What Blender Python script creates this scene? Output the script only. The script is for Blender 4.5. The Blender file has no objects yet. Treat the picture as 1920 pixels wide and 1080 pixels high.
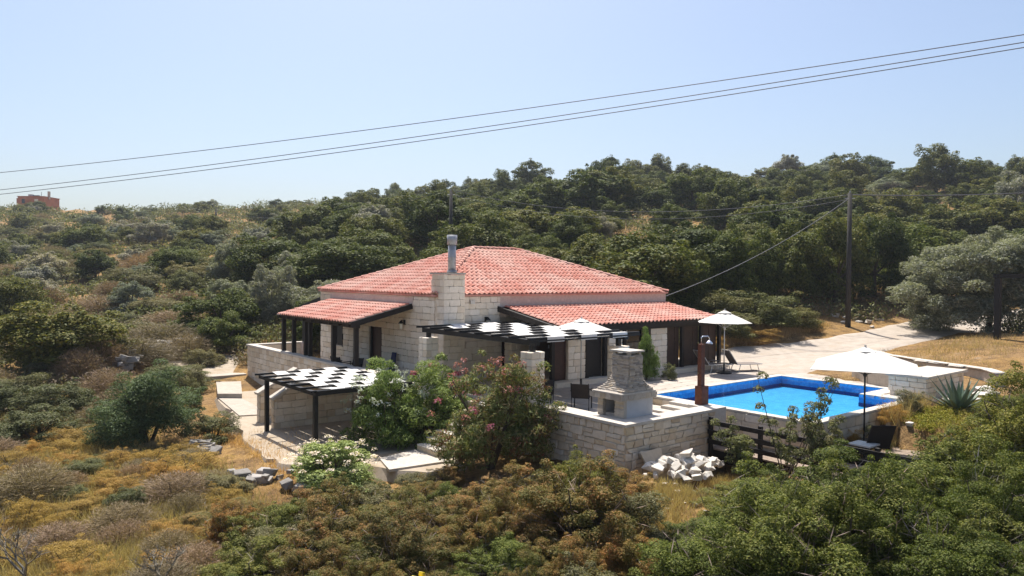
import bpy, math, random
import numpy as np
from mathutils import Vector, Matrix

# ------------------------------------------------------------------ camera, light, exposure
sc = bpy.context.scene
COL = sc.collection
CAM = np.array([-15.545, -24.088, 4.05])
YAW, PITCH, ROLL, FPX = math.radians(38.879), math.radians(1.01), math.radians(.435), 1368.82
_fx = np.array([math.sin(YAW), math.cos(YAW), 0.]); _r = np.array([math.cos(YAW), -math.sin(YAW), 0.])
_fw = _fx*math.cos(PITCH)+np.array([0, 0, -math.sin(PITCH)]); _up = np.cross(_r, _fw)
_R = _r*math.cos(ROLL)+_up*math.sin(ROLL); _U = _up*math.cos(ROLL)-_r*math.sin(ROLL)
cd = bpy.data.cameras.new('camera'); cam = bpy.data.objects.new('camera', cd); COL.objects.link(cam)
cam.matrix_world = Matrix(((_R[0], _U[0], -_fw[0], CAM[0]), (_R[1], _U[1], -_fw[1], CAM[1]), (_R[2], _U[2], -_fw[2], CAM[2]), (0, 0, 0, 1)))
cd.sensor_width = 36; cd.lens = 36*FPX/1920; cd.clip_start = .1; cd.clip_end = 4000
sc.camera = cam
SUN_EL, SUN_AZ = math.radians(64), math.atan2(.45, .89)      # azimuth from +y towards +x
w = bpy.data.worlds.new('World'); sc.world = w; w.use_nodes = True
nt = w.node_tree; bg = nt.nodes['Background']
sky = nt.nodes.new('ShaderNodeTexSky'); sky.sky_type = 'NISHITA'; sky.sun_disc = False
sky.sun_elevation = SUN_EL; sky.sun_rotation = SUN_AZ; sky.altitude = 100; sky.air_density = 1.0; sky.dust_density = 3.0; sky.ozone_density = 2.6
nt.links.new(sky.outputs[0], bg.inputs[0]); bg.inputs[1].default_value = .071
sd = bpy.data.lights.new('sun', 'SUN'); sd.energy = 3.2; sd.angle = math.radians(.53); sd.color = (1, .95, .87)
so = bpy.data.objects.new('sun', sd); COL.objects.link(so); so.location = (0, 0, 60)
sdir = Vector((math.sin(SUN_AZ)*math.cos(SUN_EL), math.cos(SUN_AZ)*math.cos(SUN_EL), math.sin(SUN_EL)))
so.rotation_euler = sdir.to_track_quat('Z', 'Y').to_euler()
vs = sc.view_settings; vs.view_transform = 'Standard'; vs.look = 'None'; vs.exposure = 1.22; vs.gamma = 1; vs.use_curve_mapping = False
try:
    sc.cycles.max_bounces = 7; sc.cycles.transparent_max_bounces = 12; sc.cycles.diffuse_bounces = 4
except Exception: pass

rng = np.random.default_rng(7); R = random.Random(11)

# ------------------------------------------------------------------ materials
MATS = {}
def nodes(name):
    m = bpy.data.materials.new(name); m.use_nodes = True; t = m.node_tree
    return m, t, t.nodes['Principled BSDF']
def N(t, k, **kw):
    n = t.nodes.new(k)
    for a, b in kw.items(): setattr(n, a, b)
    return n
def ramp(t, src, stops, interp='LINEAR'):
    r = N(t, 'ShaderNodeValToRGB'); r.color_ramp.interpolation = interp; e = r.color_ramp.elements
    while len(e) < len(stops): e.new(.5)
    for el, (p, c) in zip(e, stops): el.position = p; el.color = (*c, 1)
    t.links.new(src, r.inputs[0]); return r.outputs[0]
def noise(t, scale, detail=4, rough=.55, coord='Object', vec=None):
    n = N(t, 'ShaderNodeTexNoise'); n.inputs['Scale'].default_value = scale; n.inputs['Detail'].default_value = detail; n.inputs['Roughness'].default_value = rough
    if vec is None:
        if coord == 'World': g = N(t, 'ShaderNodeNewGeometry'); vec = g.outputs['Position']
        else: g = N(t, 'ShaderNodeTexCoord'); vec = g.outputs[coord]
    t.links.new(vec, n.inputs['Vector']); return n.outputs['Fac']
def mixc(t, f, a, b, mode='MIX'):
    m = N(t, 'ShaderNodeMix', data_type='RGBA', blend_type=mode)
    if isinstance(f, (int, float)): m.inputs[0].default_value = f
    else: t.links.new(f, m.inputs[0])
    for i, v in ((6, a), (7, b)):
        if isinstance(v, tuple): m.inputs[i].default_value = (*v, 1)
        else: t.links.new(v, m.inputs[i])
    return m.outputs[2]
def math_(t, op, a, b):
    m = N(t, 'ShaderNodeMath', operation=op)
    for i, v in ((0, a), (1, b)):
        if isinstance(v, (int, float)): m.inputs[i].default_value = v
        else: t.links.new(v, m.inputs[i])
    return m.outputs[0]
def rnd(t):
    oi = N(t, 'ShaderNodeObjectInfo'); g = N(t, 'ShaderNodeNewGeometry')
    return math_(t, 'FRACT', math_(t, 'ADD', oi.outputs['Random'], g.outputs['Random Per Island']), 0)
def bump(t, b, h, s=.4, d=.02):
    n = N(t, 'ShaderNodeBump'); n.inputs['Strength'].default_value = s; n.inputs['Distance'].default_value = d
    t.links.new(h, n.inputs['Height']); t.links.new(n.outputs[0], b.inputs['Normal'])
def stone(name, stops, rough=.9, ns=9, stain=.35, stainc=(.30, .22, .14), grime=.45):
    m, t, b = nodes(name)
    c = ramp(t, rnd(t), stops)
    n1 = noise(t, ns, 6, .6, 'World'); c = mixc(t, grime, c, ramp(t, n1, [(.3, (.55, .52, .48)), (.7, (1, 1, 1))]), 'MULTIPLY')
    n2 = noise(t, .9, 5, .65, 'World'); f = ramp(t, n2, [(.52, (0, 0, 0)), (.72, (stain,)*3)])
    c = mixc(t, f, c, stainc); t.links.new(c, b.inputs['Base Color']); b.inputs['Roughness'].default_value = rough
    b.inputs['Specular IOR Level'].default_value = .2
    bump(t, b, noise(t, 28, 5, .6, 'World'), .5, .015); MATS[name] = m; return m
def plain(name, c, rough=.7, var=.25, ns=6, metal=0, spec=.3, bs=.15):
    m, t, b = nodes(name)
    n1 = noise(t, ns, 5, .6, 'World'); k = ramp(t, n1, [(.3, (1-var,)*3), (.7, (1+var*.4,)*3)])
    t.links.new(mixc(t, 1, c, k, 'MULTIPLY'), b.inputs['Base Color']); b.inputs['Roughness'].default_value = rough
    b.inputs['Metallic'].default_value = metal; b.inputs['Specular IOR Level'].default_value = spec
    if bs: bump(t, b, noise(t, ns*5, 4, .6, 'World'), bs, .01)
    MATS[name] = m; return m
def leaf(name, stops, trans=.28, patch=None, pscale=1.2, rough=.6, spec=.12, objvar=.35):
    m, t, b = nodes(name)
    g = N(t, 'ShaderNodeNewGeometry'); oi = N(t, 'ShaderNodeObjectInfo')
    c = ramp(t, g.outputs['Random Per Island'], stops)
    if patch:
        f = ramp(t, noise(t, pscale, 4, .6, 'World'), [(patch[1], (0, 0, 0)), (patch[2], (1, 1, 1))])
        f2 = math_(t, 'MULTIPLY', f, ramp(t, math_(t, 'FRACT', math_(t, 'MULTIPLY', g.outputs['Random Per Island'], 7.31), 0), [(.15, (0, 0, 0)), (.6, (1, 1, 1))]))
        c = mixc(t, f2, c, patch[0])
    v = ramp(t, oi.outputs['Random'], [(0, (1-objvar, 1-objvar*.8, 1-objvar*.7)), (.35, (.95, 1, .9)), (.65, (1.06, 1, 1.10)), (1, (1+objvar*1.2, 1+objvar*.6, 1+objvar*.3))])
    c = mixc(t, 1, c, v, 'MULTIPLY')
    t.links.new(c, b.inputs['Base Color']); b.inputs['Roughness'].default_value = rough; b.inputs['Specular IOR Level'].default_value = spec
    out = t.nodes['Material Output']; tr = N(t, 'ShaderNodeBsdfTranslucent'); t.links.new(mixc(t, 1, c, (1.25, 1.3, .7), 'MULTIPLY'), tr.inputs[0])
    mx = N(t, 'ShaderNodeMixShader'); mx.inputs[0].default_value = trans
    t.links.new(b.outputs[0], mx.inputs[1]); t.links.new(tr.outputs[0], mx.inputs[2]); t.links.new(mx.outputs[0], out.inputs[0])
    MATS[name] = m; return m

stone('block', [(0, (.70, .58, .44)), (.3, (.80, .70, .57)), (.6, (.84, .75, .63)), (.85, (.76, .65, .50)), (1, (.82, .75, .66))], stain=.25, stainc=(.50, .37, .24), grime=.25)
stone('rubble_stone', [(0, (.56, .44, .31)), (.3, (.68, .58, .45)), (.6, (.76, .67, .55)), (.85, (.62, .50, .34)), (1, (.72, .66, .57))], stain=.3, grime=.28)
stone('mortar', [(0, (.54, .47, .38)), (1, (.58, .51, .42))])
stone('coping', [(0, (.54, .49, .425)), (1, (.59, .55, .49))], stain=.12)
stone('paving', [(0, (.43, .365, .31)), (.5, (.47, .41, .355)), (1, (.51, .455, .40))], ns=4, stain=.2, stainc=(.48, .40, .32))
stone('concrete', [(0, (.44, .39, .33)), (1, (.48, .43, .37))], ns=5, stain=.3)
stone('ledge_stone', [(0, (.30, .27, .24)), (.35, (.46, .41, .35)), (.7, (.56, .50, .43)), (1, (.48, .39, .28))], stain=.1)
stone('grey_rock', [(0, (.22, .205, .19)), (.6, (.33, .31, .285)), (1, (.42, .39, .36))], stain=.3, stainc=(.18, .16, .14))
stone('white_rock', [(0, (.58, .53, .46)), (1, (.68, .64, .58))], stain=.2, stainc=(.5, .42, .33))
stone('plaster', [(0, (.62, .50, .43)), (1, (.64, .53, .46))], stain=.4, stainc=(.42, .30, .25))
plain('grey_panel', (.52, .51, .51), .8, .12, 3)
plain('dark_wood', (.018, .013, .010), .6, .3, 8)
plain('black_paint', (.012, .011, .011), .5, .3, 8)
plain('brown_door', (.055, .020, .012), .5, .35, 7)
plain('shutter', (.050, .027, .018), .6, .35, 5)
plain('shower_wood', (.13, .040, .018), .6, .4, 9)
plain('deck_wood', (.30, .23, .18), .8, .35, 7)
plain('cloth_white', (.64, .62, .59), .9, .08, 3, bs=0)
plain('canvas', (.60, .575, .535), .9, .07, 3, bs=0)
plain('lounger_mesh', (.21, .17, .145), .8, .15, 20)
plain('dark_mesh', (.035, .028, .024), .7, .2, 20)
plain('alu', (.60, .58, .54), .4, .1, 5, .4)
plain('pole_wood', (.05, .045, .04), .8, .3, 5)
plain('steel', (.40, .41, .43), .55, .25, 6, .55)
plain('chrome', (.75, .76, .78), .12, .05, 6, 1.0, bs=0)
plain('wire', (.10, .10, .11), .6, .1, 1, bs=0)
plain('bark', (.10, .075, .055), .9, .4, 12)
plain('grey_bark', (.21, .19, .17), .9, .35, 12)
plain('orange_wall', (.40, .15, .07), .9, .25, .6)
plain('yellow_plastic', (.75, .55, .03), .4, .1, 6)
plain('blue_cloth', (.03, .035, .09), .8, .2, 6)
plain('glass_dark', (.010, .011, .013), .12, .2, 3, bs=0, spec=.5)
plain('lamp_glass', (.70, .66, .55), .3, .1, 9, bs=0)
plain('terracotta', (.35, .13, .07), .8, .2, 6)
# roof tile: salmon clay, bleached in patches
m, t, b = nodes('roof_tile'); MATS['roof_tile'] = m
c = ramp(t, rnd(t), [(0, (.51, .205, .150)), (.4, (.58, .255, .195)), (.75, (.63, .325, .26)), (1, (.53, .215, .155))])
f = ramp(t, noise(t, .55, 5, .65, 'World'), [(.42, (0, 0, 0)), (.66, (.75, .75, .75))]); c = mixc(t, f, c, (.66, .46, .38))
f = ramp(t, noise(t, 6, 5, .65, 'World'), [(.35, (.72, .70, .68)), (.62, (1, 1, 1))]); c = mixc(t, .6, c, f, 'MULTIPLY')
t.links.new(c, b.inputs['Base Color']); b.inputs['Roughness'].default_value = .8; b.inputs['Specular IOR Level'].default_value = .2
# pool tile and water
m, t, b = nodes('pool_tile'); MATS['pool_tile'] = m
br = N(t, 'ShaderNodeTexVoronoi'); br.inputs['Scale'].default_value = 9; g = N(t, 'ShaderNodeNewGeometry'); t.links.new(g.outputs['Position'], br.inputs['Vector'])
sp = N(t, 'ShaderNodeSeparateXYZ'); t.links.new(g.outputs['Position'], sp.inputs[0])
c = ramp(t, br.outputs['Color'], [(.1, (.010, .21, .52)), (.5, (.018, .30, .66)), (.9, (.05, .40, .76))])
t.links.new(c, b.inputs['Base Color']); b.inputs['Roughness'].default_value = .4
m, t, b = nodes('pool_floor'); MATS['pool_floor'] = m
c = ramp(t, noise(t, 3.5, 3, .6, 'World'), [(.3, (.028, .32, .62)), (.7, (.07, .43, .72))]); t.links.new(c, b.inputs['Base Color']); b.inputs['Roughness'].default_value = .5
plain('pool_line', (.004, .05, .22), .5, .2, 8)
m, t, b = nodes('water'); MATS['water'] = m
out = t.nodes['Material Output']; tr = N(t, 'ShaderNodeBsdfTransparent'); tr.inputs[0].default_value = (.80, .93, .98, 1)
gl = N(t, 'ShaderNodeBsdfGlossy'); gl.inputs['Roughness'].default_value = .03
lw = N(t, 'ShaderNodeFresnel'); lw.inputs['IOR'].default_value = 1.19
bp = N(t, 'ShaderNodeBump'); bp.inputs['Strength'].default_value = .3; bp.inputs['Distance'].default_value = .03
t.links.new(noise(t, 5, 3, .5, 'World'), bp.inputs['Height']); t.links.new(bp.outputs[0], gl.inputs['Normal']); t.links.new(bp.outputs[0], lw.inputs['Normal'])
mx = N(t, 'ShaderNodeMixShader'); t.links.new(lw.outputs[0], mx.inputs[0]); t.links.new(tr.outputs[0], mx.inputs[1]); t.links.new(gl.outputs[0], mx.inputs[2]); t.links.new(mx.outputs[0], out.inputs[0])
# dry Mediterranean ground
m, t, b = nodes('ground'); MATS['ground'] = m
n1 = noise(t, .22, 6, .65, 'World'); n2 = noise(t, 1.7, 6, .65, 'World'); n3 = noise(t, 9, 5, .7, 'World')
c = ramp(t, n1, [(.3, (.24, .145, .062)), (.45, (.40, .25, .100)), (.55, (.32, .205, .10)), (.7, (.44, .27, .12))])
c = mixc(t, ramp(t, n2, [(.45, (0, 0, 0)), (.65, (.8, .8, .8))]), c, (.15, .10, .060))
c = mixc(t, ramp(t, n2, [(.28, (.5, .5, .5)), (.4, (0, 0, 0))]), c, (.40, .35, .29))
c = mixc(t, .7, c, ramp(t, n3, [(.3, (.45, .42, .40)), (.7, (1.1, 1.1, 1.1))]), 'MULTIPLY')
t.links.new(c, b.inputs['Base Color']); b.inputs['Roughness'].default_value = 1; b.inputs['Specular IOR Level'].default_value = .05
bump(t, b, n3, .9, .12)
# gravel yard and dirt road
stone('drive', [(0, (.44, .38, .32)), (1, (.44, .38, .32))], ns=2.2, stain=.6, stainc=(.35, .27, .19), grime=.5)
stone('yard_dirt', [(0, (.42, .35, .27)), (1, (.42, .35, .27))], ns=5, stain=.75, stainc=(.30, .21, .12))
# foliage
leaf('evergreen', [(0, (0.040, 0.059, 0.014)), (.35, (0.083, 0.104, 0.022)), (.75, (0.137, 0.148, 0.033)), (1, (0.192, 0.185, 0.056))])
leaf('olive_leaf', [(0, (0.150, 0.163, 0.112)), (.5, (0.239, 0.244, 0.177)), (1, (0.370, 0.358, 0.306))], objvar=.25)
leaf('bush_green', [(0, (0.051, 0.068, 0.013)), (.4, (0.104, 0.125, 0.022)), (.8, (0.163, 0.178, 0.036)), (1, (0.258, 0.242, 0.067))])
leaf('rust_bush', [(0, (0.062, 0.067, 0.019)), (.4, (0.112, 0.118, 0.030)), (.8, (0.170, 0.155, 0.047)), (1, (0.247, 0.189, 0.070))], patch=((.34, .17, .06), .40, .66), pscale=1.7)
leaf('grey_green', [(0, (0.093, 0.101, 0.047)), (.5, (0.148, 0.148, 0.065)), (1, (0.232, 0.216, 0.106))])
leaf('blue_green', [(0, (0.060, 0.090, 0.043)), (.5, (0.101, 0.138, 0.065)), (1, (0.169, 0.203, 0.100))], objvar=.1)
leaf('gold_shrub', [(0, (0.242, 0.142, 0.034)), (.5, (0.358, 0.222, 0.056)), (1, (0.484, 0.321, 0.094))], objvar=.2)
leaf('brown_shrub', [(0, (.150, .112, .072)), (.5, (.235, .175, .110)), (1, (.34, .255, .155))], trans=.2, objvar=.25)
leaf('heath', [(0, (.125, .095, .062)), (.4, (.175, .135, .082)), (.75, (.145, .140, .062)), (1, (.26, .205, .115))], trans=.2)
leaf('dead_twig', [(0, (0.163, 0.134, 0.114)), (1, (0.300, 0.250, 0.210))], trans=.05)
leaf('dry_grass', [(0, (.31, .22, .105)), (.5, (.45, .33, .17)), (1, (.57, .44, .25))], trans=.3)
leaf('oleander', [(0, (0.085, 0.130, 0.029)), (.5, (0.152, 0.220, 0.051)), (1, (0.254, 0.308, 0.100))], objvar=.15)
leaf('oleander_dark', [(0, (0.072, 0.090, 0.026)), (.45, (0.135, 0.170, 0.046)), (.8, (0.203, 0.227, 0.079)), (1, (0.338, 0.260, 0.114))], objvar=.1, patch=((.17, .065, .035), .5, .64), pscale=1.6)
leaf('white_bush', [(0, (0.144, 0.195, 0.051)), (.5, (0.237, 0.308, 0.094)), (1, (0.406, 0.471, 0.200))], objvar=.1)
leaf('scrub_green', [(0, (.085, .090, .030)), (.5, (.135, .140, .050)), (1, (.21, .20, .08))], objvar=.2)
leaf('pink_petal', [(0, (.36, .07, .13)), (1, (.52, .19, .25))])
leaf('faded_petal', [(0, (.27, .10, .08)), (1, (.40, .20, .18))])
leaf('white_petal', [(0, (.60, .58, .50)), (1, (.78, .76, .68))])
leaf('succulent', [(0, (.12, .14, .015)), (.5, (.22, .22, .025)), (1, (.34, .30, .04))], trans=.2)
leaf('agave_leaf', [(0, (.13, .18, .125)), (1, (.17, .22, .155))], trans=.05, rough=.4, spec=.4)

# ------------------------------------------------------------------ helpers
def np_mesh(name, V, F, smooth=False):
    V = np.asarray(V, np.float32); me = bpy.data.meshes.new(name)
    F = np.asarray(F, np.int32); k = F.shape[1]
    me.vertices.add(len(V)); me.vertices.foreach_set('co', V.ravel())
    me.loops.add(F.size); me.loops.foreach_set('vertex_index', F.ravel())
    me.polygons.add(len(F)); me.polygons.foreach_set('loop_start', np.arange(0, F.size, k, dtype=np.int32))
    try: me.polygons.foreach_set('loop_total', np.full(len(F), k, np.int32))
    except Exception: pass
    if smooth: me.polygons.foreach_set('use_smooth', np.ones(len(F), bool))
    me.update(calc_edges=True); return me
def link(name, me, mat=None, parent=None):
    o = bpy.data.objects.new(name, me); COL.objects.link(o)
    if mat is not None and me is not None and not me.materials: me.materials.append(MATS[mat])
    if parent is not None:
        o.parent = parent; pw = Matrix.Translation(parent.get('_o', (0, 0, 0)))
        o.matrix_parent_inverse = pw.inverted()
    o['_o'] = (0, 0, 0)
    return o
def child_of(o, parent):
    o.parent = parent; o.matrix_parent_inverse = Matrix.Identity(4)
def tag(o, label, cat, group=None):
    o['label'] = label; o['category'] = cat
    if group: o['group'] = group
    return o
def struct(o): o['kind'] = 'structure'; return o
def empty(name, loc, label, cat, group=None):
    o = bpy.data.objects.new(name, None); COL.objects.link(o); o.location = loc; o['_o'] = tuple(loc); o.empty_display_size = .2
    return tag(o, label, cat, group)
class MB:
    """collects polygons (tri or quad) for one mesh"""
    def __init__(s): s.v = []; s.f = []
    def add(s, vs, fs):
        n = len(s.v); s.v += [tuple(map(float, p)) for p in vs]; s.f += [tuple(i+n for i in f) for f in fs]; return s
    def box(s, x0, x1, y0, y1, z0, z1, j=0):
        q = lambda: R.uniform(-j, j) if j else 0
        vs = [(x+q(), y+q(), z+q()) for z in (z0, z1) for y in (y0, y1) for x in (x0, x1)]
        return s.add(vs, [(0, 2, 3, 1), (4, 5, 7, 6), (0, 1, 5, 4), (2, 6, 7, 3), (0, 4, 6, 2), (1, 3, 7, 5)])
    def prism(s, bot, top):
        n = len(bot); fs = [tuple(range(n))[::-1], tuple(range(n, 2*n))]+[(i, (i+1) % n, n+(i+1) % n, n+i) for i in range(n)]
        return s.add(list(bot)+list(top), fs)
    def tube(s, pts, r, n=6, cap=True):
        pts = [Vector(p) for p in pts]; rs = r if isinstance(r, (list, tuple)) else [r]*len(pts); base = len(s.v); up = Vector((0, 0, 1))
        for i, p in enumerate(pts):
            d = (pts[min(i+1, len(pts)-1)]-pts[max(i-1, 0)]).normalized(); a = d.cross(up)
            if a.length < .05: a = d.cross(Vector((1, 0, 0)))
            a.normalize(); b2 = d.cross(a)
            for k in range(n):
                th = 2*math.pi*k/n; s.v.append(tuple(p+(a*math.cos(th)+b2*math.sin(th))*rs[i]))
        for i in range(len(pts)-1):
            for k in range(n):
                s.f.append((base+i*n+k, base+i*n+(k+1) % n, base+(i+1)*n+(k+1) % n, base+(i+1)*n+k))
        if cap: s.f.append(tuple(base+k for k in range(n))[::-1]); s.f.append(tuple(base+(len(pts)-1)*n+k for k in range(n)))
        return s
    def mesh(s, name, smooth=False):
        me = bpy.data.meshes.new(name); me.from_pydata(s.v, [], s.f); me.update()
        if smooth:
            for p in me.polygons: p.use_smooth = True
        return me
    def build(s, name, mat, parent=None, smooth=False): return link(name, s.mesh(name, smooth), mat, parent)
def bx(name, x0, x1, y0, y1, z0, z1, mat, parent=None): return MB().box(x0, x1, y0, y1, z0, z1).build(name, mat, parent)
def chamfer_cube(c=.07):
    V = []; F = []; h = .5; k = .5-c
    for ax in range(3):
        for sg in (-1, 1):
            q = []
            for a, b2 in ((-k, -k), (k, -k), (k, k), (-k, k)):
                p = [0, 0, 0]; p[ax] = sg*h; p[(ax+1) % 3] = a; p[(ax+2) % 3] = b2; q.append(len(V)); V.append(p)
            F.append(q if sg > 0 else q[::-1])
    import itertools
    def idx(ax, sg, a, b2):
        for i, p in enumerate(V):
            if i//4 == ax*2+(sg > 0) and abs(p[(ax+1) % 3]-a*k) < 1e-6 and abs(p[(ax+2) % 3]-b2*k) < 1e-6: return i
    for ax in range(3):      # edges along axis ax
        u, v2 = (ax+1) % 3, (ax+2) % 3
        for su, sv in itertools.product((-1, 1), repeat=2):
            # face u side: its coords order ((u+1)=v2,(u+2)=ax); face v2 side: ((v2+1)=ax,(v2+2)=u)
            a0 = idx(u, su, sv, -1); a1 = idx(u, su, sv, 1); b0 = idx(v2, sv, -1, su); b1 = idx(v2, sv, 1, su)
            f = [a0, a1, b1, b0]; F.append(f if su*sv < 0 else f[::-1])
    for sx, sy, sz in itertools.product((-1, 1), repeat=3):
        f = [idx(0, sx, sy, sz), idx(1, sy, sz, sx), idx(2, sz, sx, sy)]; F.append(f if sx*sy*sz > 0 else f[::-1])
    return V, F
CUBE_V, CUBE_F = chamfer_cube()
CUBE_V = np.array(CUBE_V)
def cube_variant(seed, j=.03):
    r = np.random.default_rng(seed); V = CUBE_V.copy()
    for sx in (-1, 1):
        for sy in (-1, 1):
            for sz in (-1, 1):
                mk = (np.sign(V) == np.array([sx, sy, sz])).all(1); V[mk] += r.uniform(-j, j, 3)
    return V
CUBES = [cube_variant(i) for i in range(6)]
ROUGH = [cube_variant(50+i, .11) for i in range(6)]
def rock_variant(seed):
    r = np.random.default_rng(seed); V = CUBE_V.copy()
    for sx in (-1, 1):
        for sy in (-1, 1):
            for sz in (-1, 1):
                mk = (np.sign(V) == np.array([sx, sy, sz])).all(1); V[mk] = V[mk]*r.uniform(.62, 1.0)+r.uniform(-.10, .10, 3)
    return V+r.uniform(-.035, .035, V.shape)
ROCKS = [rock_variant(90+i) for i in range(6)]
SHAPES = {'c': CUBES, 'r': ROUGH, 'k': ROCKS}
_cm = {}
def cube_mesh(kind, i, mat):
    k = (kind, i, mat)
    if k not in _cm:
        me = bpy.data.meshes.new('stone'); me.from_pydata(SHAPES[kind][i].tolist(), [], CUBE_F); me.update(); me.materials.append(MATS[mat]); _cm[k] = me
    return _cm[k]
def piece(name, mat, center, size, parent, rot=None, kind='c'):
    i = R.randrange(6); o = link(name, cube_mesh(kind, i, mat), None, parent)
    M = Matrix.Translation(center) @ (rot.to_4x4() if rot is not None else Matrix.Identity(4)) @ Matrix.Diagonal((*size, 1)); o.matrix_basis = M; return o
def pieces_joined(name, mat, items, parent, kind='c'):
    """items: (center,size,rot)"""
    if not items: return None
    V = []; F4 = []; n = 0; fs = [f for f in CUBE_F]
    for c, s, r in items:
        v = SHAPES[kind][R.randrange(6)]*np.array(s)
        if r is not None: v = v @ np.array(r.to_3x3()).T
        V.append(v+np.array(c)); F4 += [tuple(i+n for i in f) for f in fs]; n += len(v)
    me = bpy.data.meshes.new(name); me.from_pydata(np.concatenate(V).tolist(), [], F4); me.update()
    o = link(name, me, mat, parent); o['kind'] = 'stuff'; return o
def clip_rows(u0, u1, z0, z1, holes, bw, bh, vary=.35, seed=0, vh=.0):
    """courses of blocks in a wall rectangle, cut round openings -> (u0,u1,z0,z1)"""
    r = random.Random(seed); out = []; z = z0
    while z < z1-.04:
        h = bh*(1+r.uniform(-vh, vh)); zt = min(z+h, z1)
        if z1-zt < bh*.35: zt = z1
        u = u0-r.uniform(0, bw)*.6
        while u < u1-.03:
            e = u+bw*(1+r.uniform(-vary, vary)); a, b2 = max(u, u0), min(e, u1); u = e
            if b2-a < .05: continue
            segs = [(a, b2)]
            for hu0, hu1, hz0, hz1 in holes:
                if hz0 < (z+zt)/2 < hz1:
                    ns = []
                    for p, q in segs:
                        if hu1 <= p or hu0 >= q: ns.append((p, q)); continue
                        if p < hu0: ns.append((p, hu0))
                        if q > hu1: ns.append((hu1, q))
                    segs = ns
            for p, q in segs:
                if q-p > .06: out.append((p, q, z, zt))
        z = zt
    return out
def wall_core(u0, u1, z0, z1, holes, to3, mb):
    us = sorted({u0, u1, *[h[0] for h in holes], *[h[1] for h in holes]}); zs = sorted({z0, z1, *[max(z0, h[2]) for h in holes], *[min(z1, h[3]) for h in holes]})
    for a, b2 in zip(us, us[1:]):
        for c, d in zip(zs, zs[1:]):
            if any(h[0] <= (a+b2)/2 <= h[1] and h[2] <= (c+d)/2 <= h[3] for h in holes): continue
            to3(mb, a, b2, c, d)
def camdist(p): return float(np.linalg.norm(np.array(p)-CAM))
# ------------------------------------------------------------------ terrain
CTRL= [(-6, 1, -1.55), (-6, -2, -1.55), (-8.4, -2.5, -1.75), (-5, 6, -1.55), (-4.5, 10, -1.5), (-3.5, 14, -1.3), (-7.5, 5, -1.8), (-1.5, -11.5, -1.0), (-2.2, -8, -1.35), (-4, -6, -1.58), (2.5, -12, -1.05), (0.5, -12.5, -1.1), (-3.5, -10, -1.55), (4, -15, -1.15), (8.6, -15.6, -.4), (2.5, -17, -1.5), (10, -15.3, -0.15), (12, -15.5, -0.05), (13, -17, -0.2), (9, -15.0, -.2), (15, -14.7, 0.15), (17, -12, 0.35), (20, -11, 0.5), (0, -5, -0.8), (8, -6, -0.7), (14, -5, -0.6), (5, 5, -0.9), (12, 8, -0.2), (7, -10, -0.8), (18, -3, -0.3), (24, -2, 0), (31.5, -5, 0.5), (41, -7, 0.55), (33, -8.5, 0.55), (31, -10, 0.5), (28, -6, 0.3), (24, -6, 0.05), (16, 0.3, -0.1), (20, 2, 0.8), (26, 3, 1.5), (14, 12, 0.8), (2, 16, -0.6), (-3, 18, -0.9), (-13.6, -12.8, -1.9), (-9.9, -17.1, -2.6), (-6.1, -20.1, -2.6), (-11.8, -7.9, -2.0), (-8.3, -10.6, -2.0), (-4.4, -15.1, -1.7), (-0.1, -18.6, -1.6), (-14.0, -0.9, -2.0), (6.5, -17.5, -0.6), (-11.5, 3.5, -2.0), (-13.7, -21.8, -3.6), (-18.7, -6.2, -2.5), (3.2, -23.8, -2.0), (25.9, -31.8, -0.5), (-12.5, 22.1, -1.26), (-8.5, 16.4, -0.68), (-3.1, 19.7, -0.35), (-7.8, 41.5, 0.34), (-0.4, 33.0, 0.55), (4.1, 26.8, 1.11), (-1.9, 70.2, 3.43), (9.8, 60.8, 4.75), (15.2, 51.3, 5.92), (-4.1, 146.7, 10.04), (14.7, 125.1, 10.01), (28.4, 107.7, 10.89), (34.1, 77.3, 10.76), (32.8, 52.7, 8.96), (5.8, 293.2, 25.62), (31.5, 246.8, 23.88), (52.6, 204.1, 22.47), (64.9, 155.5, 19.47), (71.2, 118.3, 17.61), (14.2, 31.6, 3.77), (23.6, 29.1, 4.79), (31.1, 23.1, 5.83), (46.8, 60.7, 11.37), (72.3, 78.8, 16.29), (91.2, 76.5, 21.24), (103.6, 66.5, 20.4), (115.4, 50.6, 19.8), (126.1, 35.5, 19.2), (141.5, 23.2, 20.3), (24.1, 6.8, 2.56), (31.0, 6.5, 3.05), (63.5, 27.9, 9.26), (37.4, 3.8, 2.46), (46.7, 4.1, 2.99), (73.7, 19.7, 8.7), (57.4, 1.9, 3.19), (89.5, 13.4, 9.06), (101.9, 9.9, 11.58), (134.8, -16.7, 11.91), (195.0, -13.6, 22.21), (-33.8, 106.3, 4.36), (-68.1, 352.8, 23.95), (484, -24, 26), (446, 167, 26), (338, 330, 26), (176, 438, 26), (-15, 476, 26), (-207, 438, 26), (-369, 330, -8), (-477, 167, -8), (-516, -24, -8), (-477, -215, -8), (-369, -378, -8), (-207, -486, -8), (-16, -524, -8), (176, -486, -8), (338, -378, -8), (446, -215, 26), (-37, -12, -5), (-40, -19, -5), (-40, -27, -5), (-38, -35, -5), (-34, -41, -5), (-28, -46, -5), (-20, -49, -5), (-12, -49, -5), (-5, -47, -5), (2, -42, -5)]
_P = np.array(CTRL, float); _XY, _Z = _P[:, :2], _P[:, 2]; _n = len(_P)
def _phi(d): d2 = d*d; return np.where(d2 > 1e-9, d2*np.log(d2+1e-12)*.5, 0.)
_A = np.zeros((_n+3, _n+3)); _A[:_n, :_n] = _phi(np.linalg.norm(_XY[:, None]-_XY[None], axis=2))+np.eye(_n)*.6
_A[:_n, _n] = 1; _A[:_n, _n+1:] = _XY; _A[_n, :_n] = 1; _A[_n+1:, :_n] = _XY.T
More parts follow.
